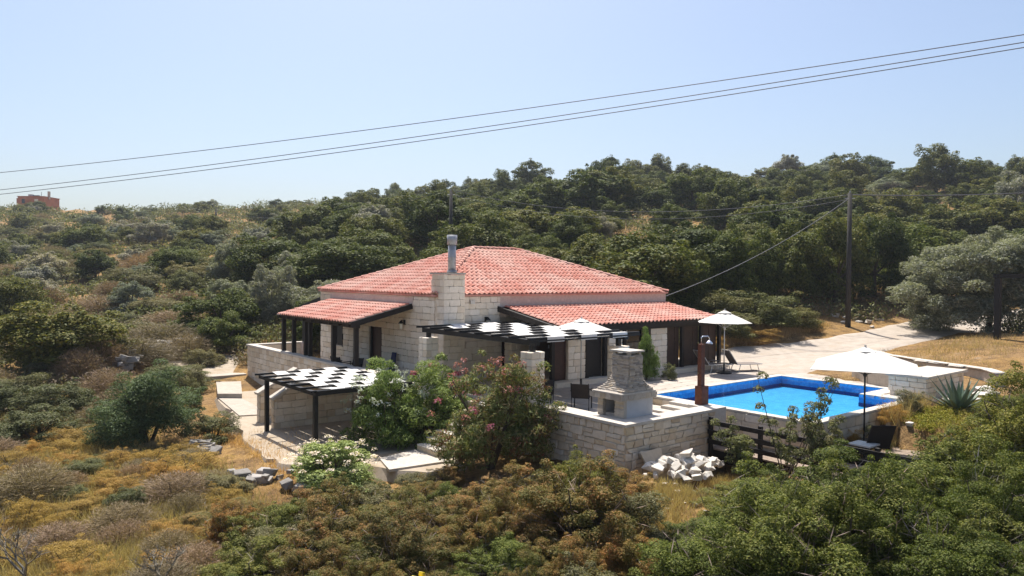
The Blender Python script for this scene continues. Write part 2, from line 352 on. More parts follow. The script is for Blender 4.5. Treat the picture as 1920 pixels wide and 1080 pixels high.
_wt = np.linalg.solve(_A, np.concatenate([_Z, np.zeros(3)]))
def inside(x, y, x0, x1, y0, y1): return (x > x0) & (x < x1) & (y > y0) & (y < y1)
ROAD = [(13.5, -3.4, 4.2), (18, -3.3, 3.6), (24, -3.6, 3.0), (30, -4.4, 2.4), (36, -4.1, 2.2), (44, -5.2, 2.2), (56, -7, 2.2)]
def road_d(x, y):
    best = np.full(np.shape(x), 1e9)
    for (ax, ay, aw), (bx_, by, bw_) in zip(ROAD, ROAD[1:]):
        dx, dy = bx_-ax, by-ay; tt = np.clip(((x-ax)*dx+(y-ay)*dy)/(dx*dx+dy*dy), 0, 1)
        best = np.minimum(best, np.hypot(x-ax-tt*dx, y-ay-tt*dy)-(aw+(bw_-aw)*tt))
    return best
def ground(x, y):
    x = np.atleast_1d(np.asarray(x, float)); y = np.atleast_1d(np.asarray(y, float))
    z = np.zeros(len(x))
    for i in range(0, len(x), 8000):
        q = np.stack([x[i:i+8000], y[i:i+8000]], 1)
        z[i:i+8000] = _phi(np.linalg.norm(q[:, None]-_XY[None], axis=2)) @ _wt[:_n]+_wt[_n]+q @ _wt[_n+1:]
    d = np.hypot(x-CAM[0], y-CAM[1]); k = np.clip(d/60, .12, 1.6); k = np.where(road_d(x, y) < 1.5, .1, k)
    z = z+k*(.30*np.sin(x*.31+1.3*np.sin(y*.17))+.25*np.sin(y*.37+x*.11+2)+.16*np.sin(x*.83-y*.61))
    st = inside(x, y, -.9, 14.4, -13.4, .5) | inside(x, y, -2.3, 14.0, -.5, 13.2) | inside(x, y, 14, 15, -8.5, -.5)
    z = np.where(st, np.minimum(z, -1.75), z)
    yd = inside(x, y, -8.2, -2.3, -4, 9) | inside(x, y, -5.2, -1., -7.2, -3)
    z = np.where(yd, np.minimum(z, -1.62), z)
    z = np.where(inside(x, y, 2.4, 7.3, -17.2, -13), np.minimum(z, -1.2), z)
    z = np.where(inside(x, y, 9, 12.5, -13.9, -13), np.minimum(z, -.15), z)
    return np.clip(z, -40, 60)
def gz(x, y): return float(ground(x, y)[0])
_na, _nr = 420, 170
_f0 = math.pi/2-YAW
_th = np.concatenate([np.linspace(-.85, .85, 300), np.linspace(.85, 2*math.pi-.85, 122)[1:-1]]); _na = len(_th)
_rr = np.concatenate([np.linspace(.2, 48, 100), np.geomspace(48.6, 1500, 75)]); _nr = len(_rr)
_T, _RR = np.meshgrid(_th+_f0, _rr, indexing='ij'); _gx = CAM[0]+_RR*np.cos(_T); _gy = CAM[1]+_RR*np.sin(_T)
_gzv = ground(np.clip(_gx.ravel(), -480, 480), np.clip(_gy.ravel(), -480, 480))
V = np.stack([_gx.ravel(), _gy.ravel(), _gzv], 1); V = np.concatenate([V, [[CAM[0], CAM[1], gz(CAM[0], CAM[1])]]])
ii, jj = np.meshgrid(np.arange(_na), np.arange(_nr-1), indexing='ij'); i2 = (ii+1) % _na
F = np.stack([ii*_nr+jj, ii*_nr+jj+1, i2*_nr+jj+1, i2*_nr+jj], -1).reshape(-1, 4)
o = struct(link('ground', np_mesh('ground', V[:-1], F, True), 'ground'))
# road: pale concrete drive that leaves the terrace, draped a little above the ground
V = []; NS = 60; NW = 10
for i in range(NS+1):
    u = i/NS*(len(ROAD)-1); k = min(int(u), len(ROAD)-2); f = u-k
    px, py, pw = [ROAD[k][q]*(1-f)+ROAD[k+1][q]*f for q in range(3)]; dx, dy = ROAD[k+1][0]-ROAD[k][0], ROAD[k+1][1]-ROAD[k][1]; L = math.hypot(dx, dy)
    for j in range(NW+1):
        s_ = (j/NW*2-1)*pw*(1+.04*math.sin(i*1.3+j*4)); V.append((px-dy/L*s_, py+dx/L*s_))
V = np.array(V); z = ground(V[:, 0], V[:, 1])+.07; z = np.maximum(z, -.24); z = z-.35*(np.arange(len(V)) % (NW+1) % NW == 0); V = np.concatenate([V, z[:, None]], 1)
F = [(i*(NW+1)+j, (i+1)*(NW+1)+j, (i+1)*(NW+1)+j+1, i*(NW+1)+j+1) for i in range(NS) for j in range(NW)]
struct(link('road', np_mesh('road', V, F, True), 'drive'))
# pale trodden yard below the veranda, a sheet above the ground
mb = MB(); ys = [(-7.3, -3.4), (-6.8, -4.2), (-5.6, -5.0), (-4.4, -6.6), (-3.2, -6.8), (-2.6, -4.0), (-2.45, 4), (-2.45, 13), (-3.6, 13), (-5.3, 9.5), (-5.9, 6.0), (-6.5, 3.4), (-7.1, .6), (-7.5, -2)]
yy_ = []
for (ax, ay), (bx_, by) in zip(ys, ys[1:]+ys[:1]):
    for f in (0, .25, .5, .75): yy_.append((ax+(bx_-ax)*f+R.uniform(-.12, .12)*(ax < -2.6), ay+(by-ay)*f+R.uniform(-.12, .12)*(ax < -2.6)))
n = len(yy_); mb.add([(x, y, -1.54) for x, y in yy_]+[(-4.5, 0, -1.52)]+[(x+(-.25 if x < -2.6 else 0)*R.uniform(.5, 1.5), y+(-.25 if y < -3 else 0), -2.1) for x, y in yy_], [(i, (i+1) % n, n) for i in range(n)]+[(i, n+1+i, n+1+(i+1) % n, (i+1) % n) for i in range(n)])
yard = struct(mb.build('yard', 'yard_dirt'))

# ------------------------------------------------------------------ terrace, pool, walls (setting)
TZ = -.25
slabs = []
def slab_field(x0, x1, y0, y1, z, bw=.95, bh=.62, seed=3, holes=()):
    r = random.Random(seed)
    for (a, b2, c, d) in clip_rows(x0, x1, y0, y1, holes, bw, bh, .35, seed, .15): slabs.append(((a+b2)/2, (c+d)/2, z, b2-a-.016, d-c-.016))
terr = struct(MB().box(-.95, 3.56, -10.5, .3, -2.2, TZ-.03).box(3.561, 15.2, -7.4, .3, -2.2, TZ-.031).box(12.31, 15.2, -12.44, -7.401, -2.2, TZ-.032).build('terrace', 'mortar'))
POOL = (3.97, 11.9, -13.4, -7.73)
slab_field(-.72, 3.5, -10.5, -3.5, TZ); slab_field(3.5, 15.2, -7.2, -3.5, TZ, seed=8); slab_field(12.4, 15.2, -10.8, -7.2, TZ, seed=9)
slabs.sort(key=lambda s: camdist(s[:3]))
for cx, cy, cz, sx, sy in slabs[:290]: piece('paving_slab', 'paving', (cx, cy, cz-.02+R.uniform(-.003, .003)), (sx, sy, .045), terr)
pieces_joined('paving_slabs', 'paving', [((cx, cy, cz-.02+R.uniform(-.003, .003)), (sx, sy, .045), None) for cx, cy, cz, sx, sy in slabs[290:]], terr)
# pool: raised coping rim, tiled basin, water
x0, x1, y0, y1 = POOL; xn, yn = 9.9, -11.9           # notch at the right front corner
pool = empty('swimming_pool', (x0, y0, -.9), 'rectangular swimming pool with bright blue tiles and pale stone rim', 'pool')
mb = MB(); fz = -.44; tz = -.02
poly = [(x0, y0), (xn, y0), (xn, yn), (x1, yn), (x1, y1), (x0, y1)]
n = len(poly)
mb.add([(x, y, fz) for x, y in poly], [tuple(range(n))]); mb.build('pool_floor', 'pool_floor', pool)
mb = MB()
for i in range(n):
    a, b2 = poly[i], poly[(i+1) % n]; mb.add([(*a, fz), (*b2, fz), (*b2, tz), (*a, tz)], [(3, 2, 1, 0)])
basin = mb.build('basin_wall', 'pool_tile', pool)
mb = MB()
for i in range(n):
    a, b2 = Vector((*poly[i], 0)), Vector((*poly[(i+1) % n], 0)); nrm = Vector((-(b2-a).y, (b2-a).x, 0)).normalized()*.012
    a, b2 = a+nrm, b2+nrm; mb.add([(a.x, a.y, fz), (b2.x, b2.y, fz), (b2.x, b2.y, fz+.13), (a.x, a.y, fz+.13)], [(3, 2, 1, 0)])
mb.build('floor_line', 'pool_line', pool)
mb = MB(); mb.add([(x, y, -.065) for x, y in poly], [tuple(range(n))]); mb.build('water', 'water', pool)
rim = []
def rimrun(xa, xb, ya, yb, step):
    if xb-xa > yb-ya:
        k = max(1, round((xb-xa)/step))
        for i in range(k): rim.append((xa+(xb-xa)*i/k, xa+(xb-xa)*(i+1)/k, ya, yb))
    else:
        k = max(1, round((yb-ya)/step))
        for i in range(k): rim.append((xa, xb, ya+(yb-ya)*i/k, ya+(yb-ya)*(i+1)/k))
W_ = .32
rimrun(x0-W_, x1+W_, y1, y1+W_, .9); rimrun(x0-W_, x0, y0, y1, .9); rimrun(x0-W_, xn, y0-W_, y0, .9); rimrun(x1, x1+W_, yn, y1, .9); rimrun(xn, x1+W_, yn-.55, yn, .9); rimrun(xn, xn+.55, y0-W_, yn-.55, .9)
for a, b2, c, d in rim: piece('coping_slab', 'coping', ((a+b2)/2, (c+d)/2, -.03), (b2-a-.012, d-c-.012, .07), pool)
# outer skirt of the raised rim, faced with tan stones
mb = MB(); mb.box(x0-W_+.03, x0-.03, y0-W_+.03, y1+W_-.03, -1.6, -.07); mb.box(x0, xn+.4, y0-W_+.03, y0-.03, -1.6, -.07); mb.box(x0, x1+W_-.03, y1+.03, y1+W_-.03, -1.6, -.07); mb.box(x1+.03, x1+W_-.03, yn, y1, -1.6, -.07); mb.box(xn+.03, x1+.4, yn-.52, yn-.03, -1.6, -.07); mb.box(xn+.03, xn+.52, y0-W_+.03, yn-.5, -1.6, -.075)
sk = mb.build('rim_skirt', 'mortar', pool)
for (a, b2, c, d) in clip_rows(y0-W_, y1+W_, -.95, -.07, [], .45, .22, .3, 5): piece('facing_stone', 'rubble_stone', (x0-W_+.02, (a+b2)/2, (c+d)/2), (.05, b2-a-.015, d-c-.015), sk)
for (a, b2, c, d) in clip_rows(x0-W_, xn+.4, -1.1, -.07, [], .5, .25, .3, 6): piece('facing_stone', 'rubble_stone', ((a+b2)/2, y0-W_+.02, (c+d)/2), (b2-a-.015, .05, d-c-.015), sk)
# pale deck round the stone bench at the right of the pool
dk = struct(bx('pool_deck', 10.46, 15.0, -14.1, -12.46, -1.2, -.03, 'paving'))
bx('deck_strip', 12.33, 15.2, -12.45, -10.81, -1.2, TZ-.01, 'paving', dk)
# steps down from the terrace beside the pool
st = empty('garden_steps', (3.1, -9.9, -1), 'short pale stone steps between barbecue parapet and pool rim', 'steps')
for i in range(3): bx('step', 2.35+i*.4, 2.75+i*.4-.004, -10.45, -9.0, TZ+.002, TZ+.09*(i+1), 'coping', st) if i < 3 else None

# front parapet wall, two legs of random rubble with a coping
def rubble_wall(thing, faces, bw, bh, seed, mat='rubble_stone', indiv=True, proud=.03):
    """faces: (origin xy, dir xy, normal xy, length, z0, z1)"""
    items = []
    for k, (ox, oy, dx, dy, nx, ny, L, z0, z1) in enumerate(faces):
        ang = math.atan2(dy, dx)
        for (a, b2, c, d) in clip_rows(0, L, z0, z1, [], bw, bh, .5, seed+k, .35):
            parts = [(a, b2, c, d)]
            if R.random() < .22 and d-c > .16 and b2-a > .2: parts = [(a, b2, c, (c+d)/2), (a, b2, (c+d)/2, d)]
            for a_, b_, c_, d_ in parts:
                u = (a_+b_)/2; p = proud*R.uniform(.5, 1.2)
                items.append(((ox+dx*u+nx*(p-.06), oy+dy*u+ny*(p-.06), (c_+d_)/2), (b_-a_-.022, .14, d_-c_-.022), Matrix.Rotation(ang+R.uniform(-.01, .01), 3, 'Z')))
    if indiv:
        for c, s, r in items: piece('stone', mat, c, s, thing, r, 'r')
    else: pieces_joined('stones', mat, items, thing, 'r')
    return items
pw = empty('parapet_wall', (-1.05, -10.95, -1.2), 'irregular cream rubble stone wall with flat pale coping below the barbecue', 'wall')
mb = MB(); mb.box(-1.03, -.63, -10.5, -6.75, -1.9, .02); mb.box(-1.03, 2.9, -10.93, -10.53, -1.9, .02); mb.build('wall_core', 'mortar', pw)
rubble_wall(pw, [(-1.03, -10.93, 0, 1, -1, 0, 4.2, -1.5, .02), (-1.03, -10.93, 1, 0, 0, -1, 3.93, -1.4, .02), (2.9, -10.93, 0, 1, 1, 0, .4, -1.3, .02)], .36, .20, 21)
for i in range(7): y = -10.42+i*.53; bx('coping_slab', -1.1, -.45, y, y+.522, .024, .10, 'coping', pw)
for i in range(6): x = -1.1+i*.675; bx('coping_slab', x, x+.667, -11.0, -10.425, .024, .10, 'coping', pw)
bx('ledge', -.62, .95, -10.42, -9.2, TZ, .098, 'coping', pw)

# ------------------------------------------------------------------ the house
house = empty('stone_house', (7, 5, -.5), 'single storey limestone house with hipped red clay tile roof', 'house')
ZE = 3.26; Lx, Ly = 14.16, 10.79; AX1, AX2, ZR = 5.72, 8.49, 5.37
doorA = (4.35, 5.53, -.45, 1.72); winA = (8.16, 9.34, .64, 1.62)
wi = .12
core = MB()
wall_core(wi, Ly-wi, -2.0, 3.2, [doorA, winA], lambda m, a, b2, c, d: m.box(wi+.03, wi+.35, a, b2, c, d), core)
doorB = [(3.4, 4.3, -.2, 2.0), (5.2, 6.3, -.2, 2.0), (8.2, 9.8, -.2, 2.0), (11.2, 12.4, .7, 1.9)]
wall_core(wi+.36, Lx-wi, -2.0, 3.2, doorB, lambda m, a, b2, c, d: m.box(a, b2, wi+.03, wi+.35, c, d), core)
core.box(wi, Lx-wi, Ly-.4, Ly-wi, -1.5, 3.2); core.box(Lx-.5, Lx-wi, .5, Ly-.41, -1.5, 3.2); core.box(wi+.03, wi+.35, wi+.03, wi+.35, -2, 3.2)
wallo = core.build('wall', 'mortar', house)
blocks = []
for (a, b2, c, d) in clip_rows(wi, Ly-wi, -.65, 3.16, [doorA, winA], .46, .262, .3, 31): blocks.append(((wi, (a+b2)/2, (c+d)/2), (.12, b2-a-.012, d-c-.012)))
for (a, b2, c, d) in clip_rows(wi, 3.3, -.5, 3.16, [], .46, .262, .3, 32): blocks.append((((a+b2)/2, wi, (c+d)/2), (b2-a-.012, .12, d-c-.012)))
for (a, b2, c, d) in clip_rows(3.3, Lx-wi, -.25, 2.1, doorB, .5, .262, .3, 33): blocks.append((((a+b2)/2, wi, (c+d)/2), (b2-a-.012, .12, d-c-.012)))
blocks.sort(key=lambda q: camdist(q[0])+(30 if q[0][0] > 3.4 and q[0][1] < .2 else 0))
for c, s in blocks[:260]: piece('stone_block', 'block', (c[0]+R.uniform(-.006, .006), c[1]+R.uniform(-.006, .006), c[2]), s, wallo)
pieces_joined('stone_blocks', 'block', [((c[0]+R.uniform(-.006, .006), c[1], c[2]), s, None) for c, s in blocks[260:]], wallo)
bx('plaster_band', 3.3, Lx-wi+.01, wi-.05, wi+.03, 2.3, 3.18, 'plaster', wallo)
MB().box(wi-.085, wi+.03, 1.7, 9.5, 2.78, 3.1).build('plaster_band', 'plaster', wallo)
# doors and windows
d_ = bx('door', wi+.10, wi+.16, doorA[0]+.02, doorA[1]-.02, doorA[2], doorA[3]-.02, 'brown_door', house)
bx('handle', wi+.06, wi+.098, doorA[0]+.1, doorA[0]+.14, .5, .65, 'steel', d_)
MB().box(wi+.02, wi+.16, doorA[1]-.1, doorA[1]-.003, doorA[2], doorA[3]-.003).box(wi+.02, wi+.16, doorA[0]+.003, doorA[0]+.03, doorA[2], doorA[3]-.003).build('door_frame', 'black_paint', d_)
w_ = bx('window', wi+.12, wi+.16, winA[0]+.02, winA[1]-.02, winA[2]+.02, winA[3]-.02, 'glass_dark', house)
for a, b2 in ((winA[0]-.02, winA[0]+.52), (winA[0]+.6, winA[1]+.0)): MB().box(wi-.09, wi-.065, a, b2, winA[2]-.02, winA[3]+.02).build('shutter', 'black_paint', w_)
bx('sill', wi-.12, wi+.1, winA[0]-.05, winA[1]+.05, winA[2]-.08, winA[2]-.025, 'coping', w_)
for (a, b2, c, d) in doorB[:3]:
    q = bx('door', a+.02, b2-.02, wi+.10, wi+.15, c, d-.02, 'brown_door', house); bx('handle', b2-.16, b2-.12, wi+.06, wi+.098, .8, .95, 'steel', q)
a, b2, c, d = doorB[3]; bx('window', a+.02, b2-.02, wi+.1, wi+.14, c, d, 'glass_dark', house)
# chimney
chm = bx('chimney', .20, 1.12, -.36, .5, -1.5, 4.02, 'mortar', house)
for (a, b2, c, d) in clip_rows(.16, 1.16, -.6, 4.05, [], .46, .262, .3, 41): piece('stone_block', 'block', ((a+b2)/2, -.36, (c+d)/2), (b2-a-.012, .10, d-c-.012), chm)
for (a, b2, c, d) in clip_rows(-.40, .5, -.6, 4.05, [], .46, .262, .3, 42): piece('stone_block', 'block', (.20, (a+b2)/2, (c+d)/2), (.10, b2-a-.012, d-c-.012), chm)
bx('chimney_cap', .13, 1.19, -.43, .57, 4.055, 4.13, 'concrete', chm)
mb = MB(); mb.tube([(.77, -.05, 4.13), (.77, -.05, 5.3)], .16, 16); flue = mb.build('flue', 'steel', chm, True)
mb = MB(); mb.tube([(.77, -.05, 5.24), (.77, -.05, 5.62)], .205, 16); mb.build('flue_cowl', 'steel', flue, True)
mb = MB(); mb.tube([(.77, -.05, 4.13), (.77, -.05, 4.22)], .20, 16); mb.tube([(.77, -.05, 4.72), (.77, -.05, 4.76)], .172, 16); mb.build('flue_collar', 'steel', flue, True)
# tiles
TW, TL = .25, .40
def tile_profile():
    return [(-.125, .012), (-.10, .0), (-.06, .002), (-.045, .022), (-.02, .052), (.02, .062), (.06, .052), (.085, .022), (.10, .002), (.125, .010)]
_pr = tile_profile(); _tv = []; _tf = []
for yy, lift in ((-.02, .038), (TL+.03, .0)):
    for (px, pz) in _pr: _tv.append((px*(1 if yy < 0 else .97), yy, pz+lift))
for (px, pz) in _pr: _tv.append((px, -.02, pz+.038-.034))
_k = len(_pr)
_tf = [(i, i+1, _k+i+1, _k+i) for i in range(_k-1)]+[(2*_k+i, 2*_k+i+1, i+1, i) for i in range(_k-1)]
_tv = np.array(_tv); tile_me = bpy.data.meshes.new('roof_tile'); tile_me.from_pydata(_tv.tolist(), [], _tf); tile_me.update(); tile_me.materials.append(MATS['roof_tile'])
ALLT = []
def tiles(roof, O, ux, us, width_at, rows, key):
    """O: eave start; ux unit along the eave; us unit up the slope; width_at(s)->(u0,u1)"""
    O, ux, us = Vector(O), Vector(ux).normalized(), Vector(us).normalized(); nz = ux.cross(us).normalized()
    for r_ in range(rows):
        s_ = r_*TL; u0, u1 = width_at(s_+TL*.5); k0, k1 = math.ceil((u0+.02)/TW), math.floor((u1-.02)/TW)
        for k in range(k0, k1):
            u = (k+.5)*TW; p = O+ux*u+us*s_+nz*(.012+R.uniform(-.004, .004))
            M = Matrix(((ux.x, us.x, nz.x, p.x), (ux.y, us.y, nz.y, p.y), (ux.z, us.z, nz.z, p.z), (0, 0, 0, 1))) @ Matrix.Rotation(R.uniform(-.012, .012), 4, 'Z')
            ALLT.append((camdist(p), roof, M))
def roof_plane(name, pts, thick, mat, parent):
    pts = [Vector(p) for p in pts]; nrm = (pts[1]-pts[0]).cross(pts[2]-pts[0]).normalized()
    if nrm.z < 0: nrm = -nrm
    return MB().prism([p-nrm*thick for p in pts], pts).build(name, mat, parent)
EV = ZE-.02
mroof = MB()
C0, L0, R0, B0 = (0, 0, EV), (0, Ly, EV), (Lx, 0, EV), (Lx, Ly, EV); P1, P2 = (AX1, Ly/2, ZR), (AX2, Ly/2, ZR)
mroof.add([C0, L0, R0, B0, P1, P2, (0, 0, EV-.07), (0, Ly, EV-.07), (Lx, 0, EV-.07), (Lx, Ly, EV-.07)],
          [(0, 4, 1), (0, 2, 5, 4), (2, 3, 5), (1, 4, 5, 3), (0, 1, 7, 6), (0, 6, 8, 2), (2, 8, 9, 3), (3, 9, 7, 1), (6, 7, 9, 8)])
mr = mroof.build('roof', 'roof_tile', house)
sA = Vector((AX1, 0, ZR-EV)); lA = sA.length
tiles(mr, L0, (0, -1, 0), sA, lambda s: (s/lA*Ly/2, Ly-s/lA*Ly/2), int(lA/TL), 'A')
sB = Vector((0, Ly/2, ZR-EV)); lB = sB.length
tiles(mr, C0, (1, 0, 0), sB, lambda s: (s/lB*AX1, Lx-s/lB*(Lx-AX2)), int(lB/TL), 'B')
ridge_me = MB()
prof = [(math.cos(a)*.12, math.sin(a)*.10) for a in np.linspace(math.pi, 0, 7)]
ridge_me.add([(0, x, z) for x, z in prof]+[(.44, x*.85, z*.85+.0) for x, z in prof], [(i+7, i+8, i+1, i) for i in range(6)]); ridge_me.add([(0, x, z) for x, z in prof]+[(0, x*.8, z*.75) for x, z in prof], [(i, i+1, i+8, i+7) for i in range(6)])
ridge_me = ridge_me.mesh('ridge_tile'); ridge_me.materials.append(MATS['roof_tile'])
def ridge(roof, a, b2):
    a, b2 = Vector(a), Vector(b2); d = b2-a; n = int(d.length/.38); e = d.normalized(); s_ = Vector((0, 0, 1)).cross(e).normalized(); up = e.cross(s_)
    for i in range(n):
        p = a+d*(i/n)+up*.035; o = link('ridge_tile', ridge_me, None, roof)
        o.matrix_basis = Matrix(((e.x, s_.x, up.x, p.x), (e.y, s_.y, up.y, p.y), (e.z, s_.z, up.z, p.z), (0, 0, 0, 1))) @ Matrix.Rotation(.05, 4, 'Y')
for a, b2 in ((C0, P1), (L0, P1), (R0, P2), (P1, P2), (B0, P2)): ridge(mr, a, b2)
# veranda roof on the left (A) side
AY0, AY1, AXD, AZ1, AZ2 = 1.81, 9.41, 2.70, 2.82, 2.13
ra = roof_plane('veranda_roof', [(-AXD, AY0, AZ2), (-AXD, AY1, AZ2), (.1, AY1, AZ1), (.1, AY0, AZ1)], .06, 'dark_wood', house)
v = Vector((AXD+.1, 0, AZ1-AZ2)); tiles(ra, (-AXD-.02, AY1, AZ2), (0, -1, 0), v, lambda s: (0, AY1-AY0+.02), int(v.length/TL), 'VA')
roof_plane('fascia', [(-AXD, AY0-.07, AZ2+.05), (-AXD, AY0-.003, AZ2+.05), (.1, AY0-.003, AZ1+.05), (.1, AY0-.07, AZ1+.05)], .22, 'dark_wood', ra)
bx('eave_beam', -2.46, -2.28, AY0-.02, AY1, 1.93, 2.065, 'dark_wood', ra)
for y in (1.95, 3.96, 6.3, 6.75, 8.1, 9.3): MB().box(-2.45, -2.29, y-.08, y+.08, -.45, 1.928).build('post', 'dark_wood', ra)
for i in range(9):
    y = 2.1+i*.88; roof_plane('rafter', [(-AXD+.05, y, AZ2-.065), (-AXD+.05, y+.08, AZ2-.065), (.1, y+.08, AZ1-.065), (.1, y, AZ1-.065)], .1, 'dark_wood', ra)
# veranda roof on the right (B) side
BX0, BX1, BYD, BZ1, BZ2 = 3.22, 14.16, 3.45, 2.70, 2.07
rb = roof_plane('veranda_roof', [(BX0, -BYD, BZ2), (BX1, -BYD, BZ2), (BX1, .1, BZ1), (BX0, .1, BZ1)], .06, 'dark_wood', house)
v = Vector((0, BYD+.1, BZ1-BZ2)); tiles(rb, (BX0, -BYD-.02, BZ2), (1, 0, 0), v, lambda s: (0, BX1-BX0+.02), int(v.length/TL), 'VB')
roof_plane('fascia', [(BX0-.07, -BYD, BZ2+.05), (BX0-.003, -BYD, BZ2+.05), (BX0-.003, .1, BZ1+.05), (BX0-.07, .1, BZ1+.05)], .22, 'dark_wood', rb)
bx('eave_beam', BX0, BX1, -3.30, -3.12, 1.78, 1.99, 'dark_wood', rb)
bx('fascia', BX0, BX1, -3.44, -3.40, 1.87, 2.0, 'dark_wood', rb)
for x in (3.3, 5.15, 6.2, 7.35, 8.9, 11.2, 12.6, 14.0): bx('post', x-.08, x+.08, -3.28, -3.14, -.05, 1.778, 'dark_wood', rb)
bx('porch_step', 3.2, 14.2, -3.62, .0, -1.2, -.06, 'rubble_stone', rb)
for (xa, xb) in ((4.15, 5.05), (6.45, 7.2), (9.05, 10.1)):
    p_ = bx('stone_pier', xa, xb, -3.2, -2.75, -.06, 1.775, 'mortar', rb)
    for (a, b2, c, d) in clip_rows(xa-.02, xb+.02, -.05, 1.77, [], .5, .26, .3, int(xa*7)): piece('stone_block', 'block', ((a+b2)/2, -3.2, (c+d)/2), (b2-a-.012, .1, d-c-.012), p_)
    for (a, b2, c, d) in clip_rows(-3.24, -2.75, -.05, 1.77, [], .3, .26, .3, int(xa*9)): piece('stone_block', 'block', (xa, (a+b2)/2, (c+d)/2), (.07, b2-a-.012, d-c-.012), p_)
for (xa, xb, mt) in ((3.4, 4.12, 'brown_door'), (5.25, 6.1, 'dark_wood'), (10.15, 11.1, 'shutter'), (11.3, 12.5, 'shutter'), (12.7, 13.9, 'shutter')):
    n = max(2, int((xb-xa)/.3))
    for i in range(n):
        a = xa+(xb-xa)*i/n; bx('wood_panel', a+.006, a+(xb-xa)/n-.006, -3.12+.012*(i % 2), -3.08+.012*(i % 2), -.05, 1.775, mt, rb)
# small back porch roof seen past the far corner
rc = roof_plane('back_porch_roof', [(.2, 13.4, 2.3), (7, 13.4, 2.3), (7, Ly, 2.85), (.2, Ly, 2.85)], .1, 'roof_tile', house)
roof_plane('fascia', [(.10, 13.45, 2.33), (.19, 13.45, 2.33), (.19, Ly, 2.88), (.10, Ly, 2.88)], .2, 'dark_wood', rc)
bx('post', .2, .36, 13.1, 13.26, -1.5, 2.2, 'dark_wood', rc)
# place the tiles: the 300 nearest are objects, the rest one mesh per roof
ALLT.sort(key=lambda q: q[0])
for d, rf, M in ALLT[:300]: o = link('roof_tile', tile_me, None, rf); o.matrix_basis = M
_tf4 = np.array(_tf)
for rf in (mr, ra, rb):
    Ms = [np.array(M) for d, r_, M in ALLT[300:] if r_ is rf]
    if not Ms: continue
    V = np.concatenate([_tv @ M[:3, :3].T+M[:3, 3] for M in Ms]); F = np.concatenate([_tf4+i*len(_tv) for i in range(len(Ms))])
    o = link('roof_tiles', np_mesh('roof_tiles', V, F), 'roof_tile', rf); o['kind'] = 'stuff'; o.data.shade_flat()
# wall lanterns
for (p, nrm, lb) in (((.04, 2.35, 1.95), (-1, 0), 'black wall lantern beside the left veranda roof'), ((2.53, .04, 2.12), (0, -1), 'black wall lantern on the right wall above the pergola')):
    e = empty('wall_lantern', p, lb, 'lantern'); x, y, z = p; nx, ny = nrm
    MB().box(x-.03-.02*abs(ny), x+.03+.02*abs(ny), y-.05, y+.05, z+.0, z+.2).build('bracket', 'black_paint', e)
    cx, cy = x+nx*.17, y+ny*.17
    MB().tube([(x, y, z+.16), (cx, cy, z+.2)], .015, 5).build('arm', 'black_paint', e)
    MB().tube([(cx, cy, z-.16), (cx, cy, z+.06)], [.05, .085], 6).build('glass', 'lamp_glass', e)
    MB().tube([(cx, cy, z+.06), (cx, cy, z+.18)], [.12, .03], 6).build('cap', 'black_paint', e)
bxm = bx('junction_box', 1.72, 1.92, wi-.16, wi-.065, 2.86, 3.0, 'alu', house)

# veranda on the left: parapet in squared stone, floor, return wall, stairs with cheek walls
vp = empty('veranda_wall', (-2.5, 6, -1.5), 'pale stone parapet and retaining wall round the left veranda', 'wall')
mb = MB(); mb.box(-2.66, -2.42, -.2, 13.3, -2.2, .35); mb.box(-2.41, .6, 13.06, 13.3, -2.2, .35); mb.box(-2.41, .1, -.2, .1, -2.2, -.1); mb.build('wall_core', 'mortar', vp)
bx('veranda_floor', -2.41, .1, .11, 13.05, -1.6, -.46, 'concrete', vp)
bx('coping', -2.74, -2.34, -.25, 13.36, .352, .43, 'coping', vp); bx('coping', -2.335, .65, 12.98, 13.36, .352, .43, 'coping', vp)
items = []
for (a, b2, c, d) in clip_rows(-.2, 13.3, -1.7, .35, [], .42, .26, .3, 51): items.append(((-2.66, (a+b2)/2, (c+d)/2), (.09, b2-a-.012, d-c-.012)))
items.sort(key=lambda q: camdist(q[0]))
for c, s in items[:220]: piece('stone_block', 'rubble_stone', c, s, vp)
if items[220:]: pieces_joined('stone_blocks', 'rubble_stone', [(c, s, None) for c, s in items[220:]], vp)
for (a, b2, c, d) in clip_rows(-2.4, .6, -.46, .35, [], .46, .26, .3, 52): piece('stone_block', 'block', ((a+b2)/2, 13.05, (c+d)/2), (b2-a-.012, .06, d-c-.012), vp)
bx('end_pier', .0, .5, 12.7, 13.04, -.6, .40, 'plaster', vp)
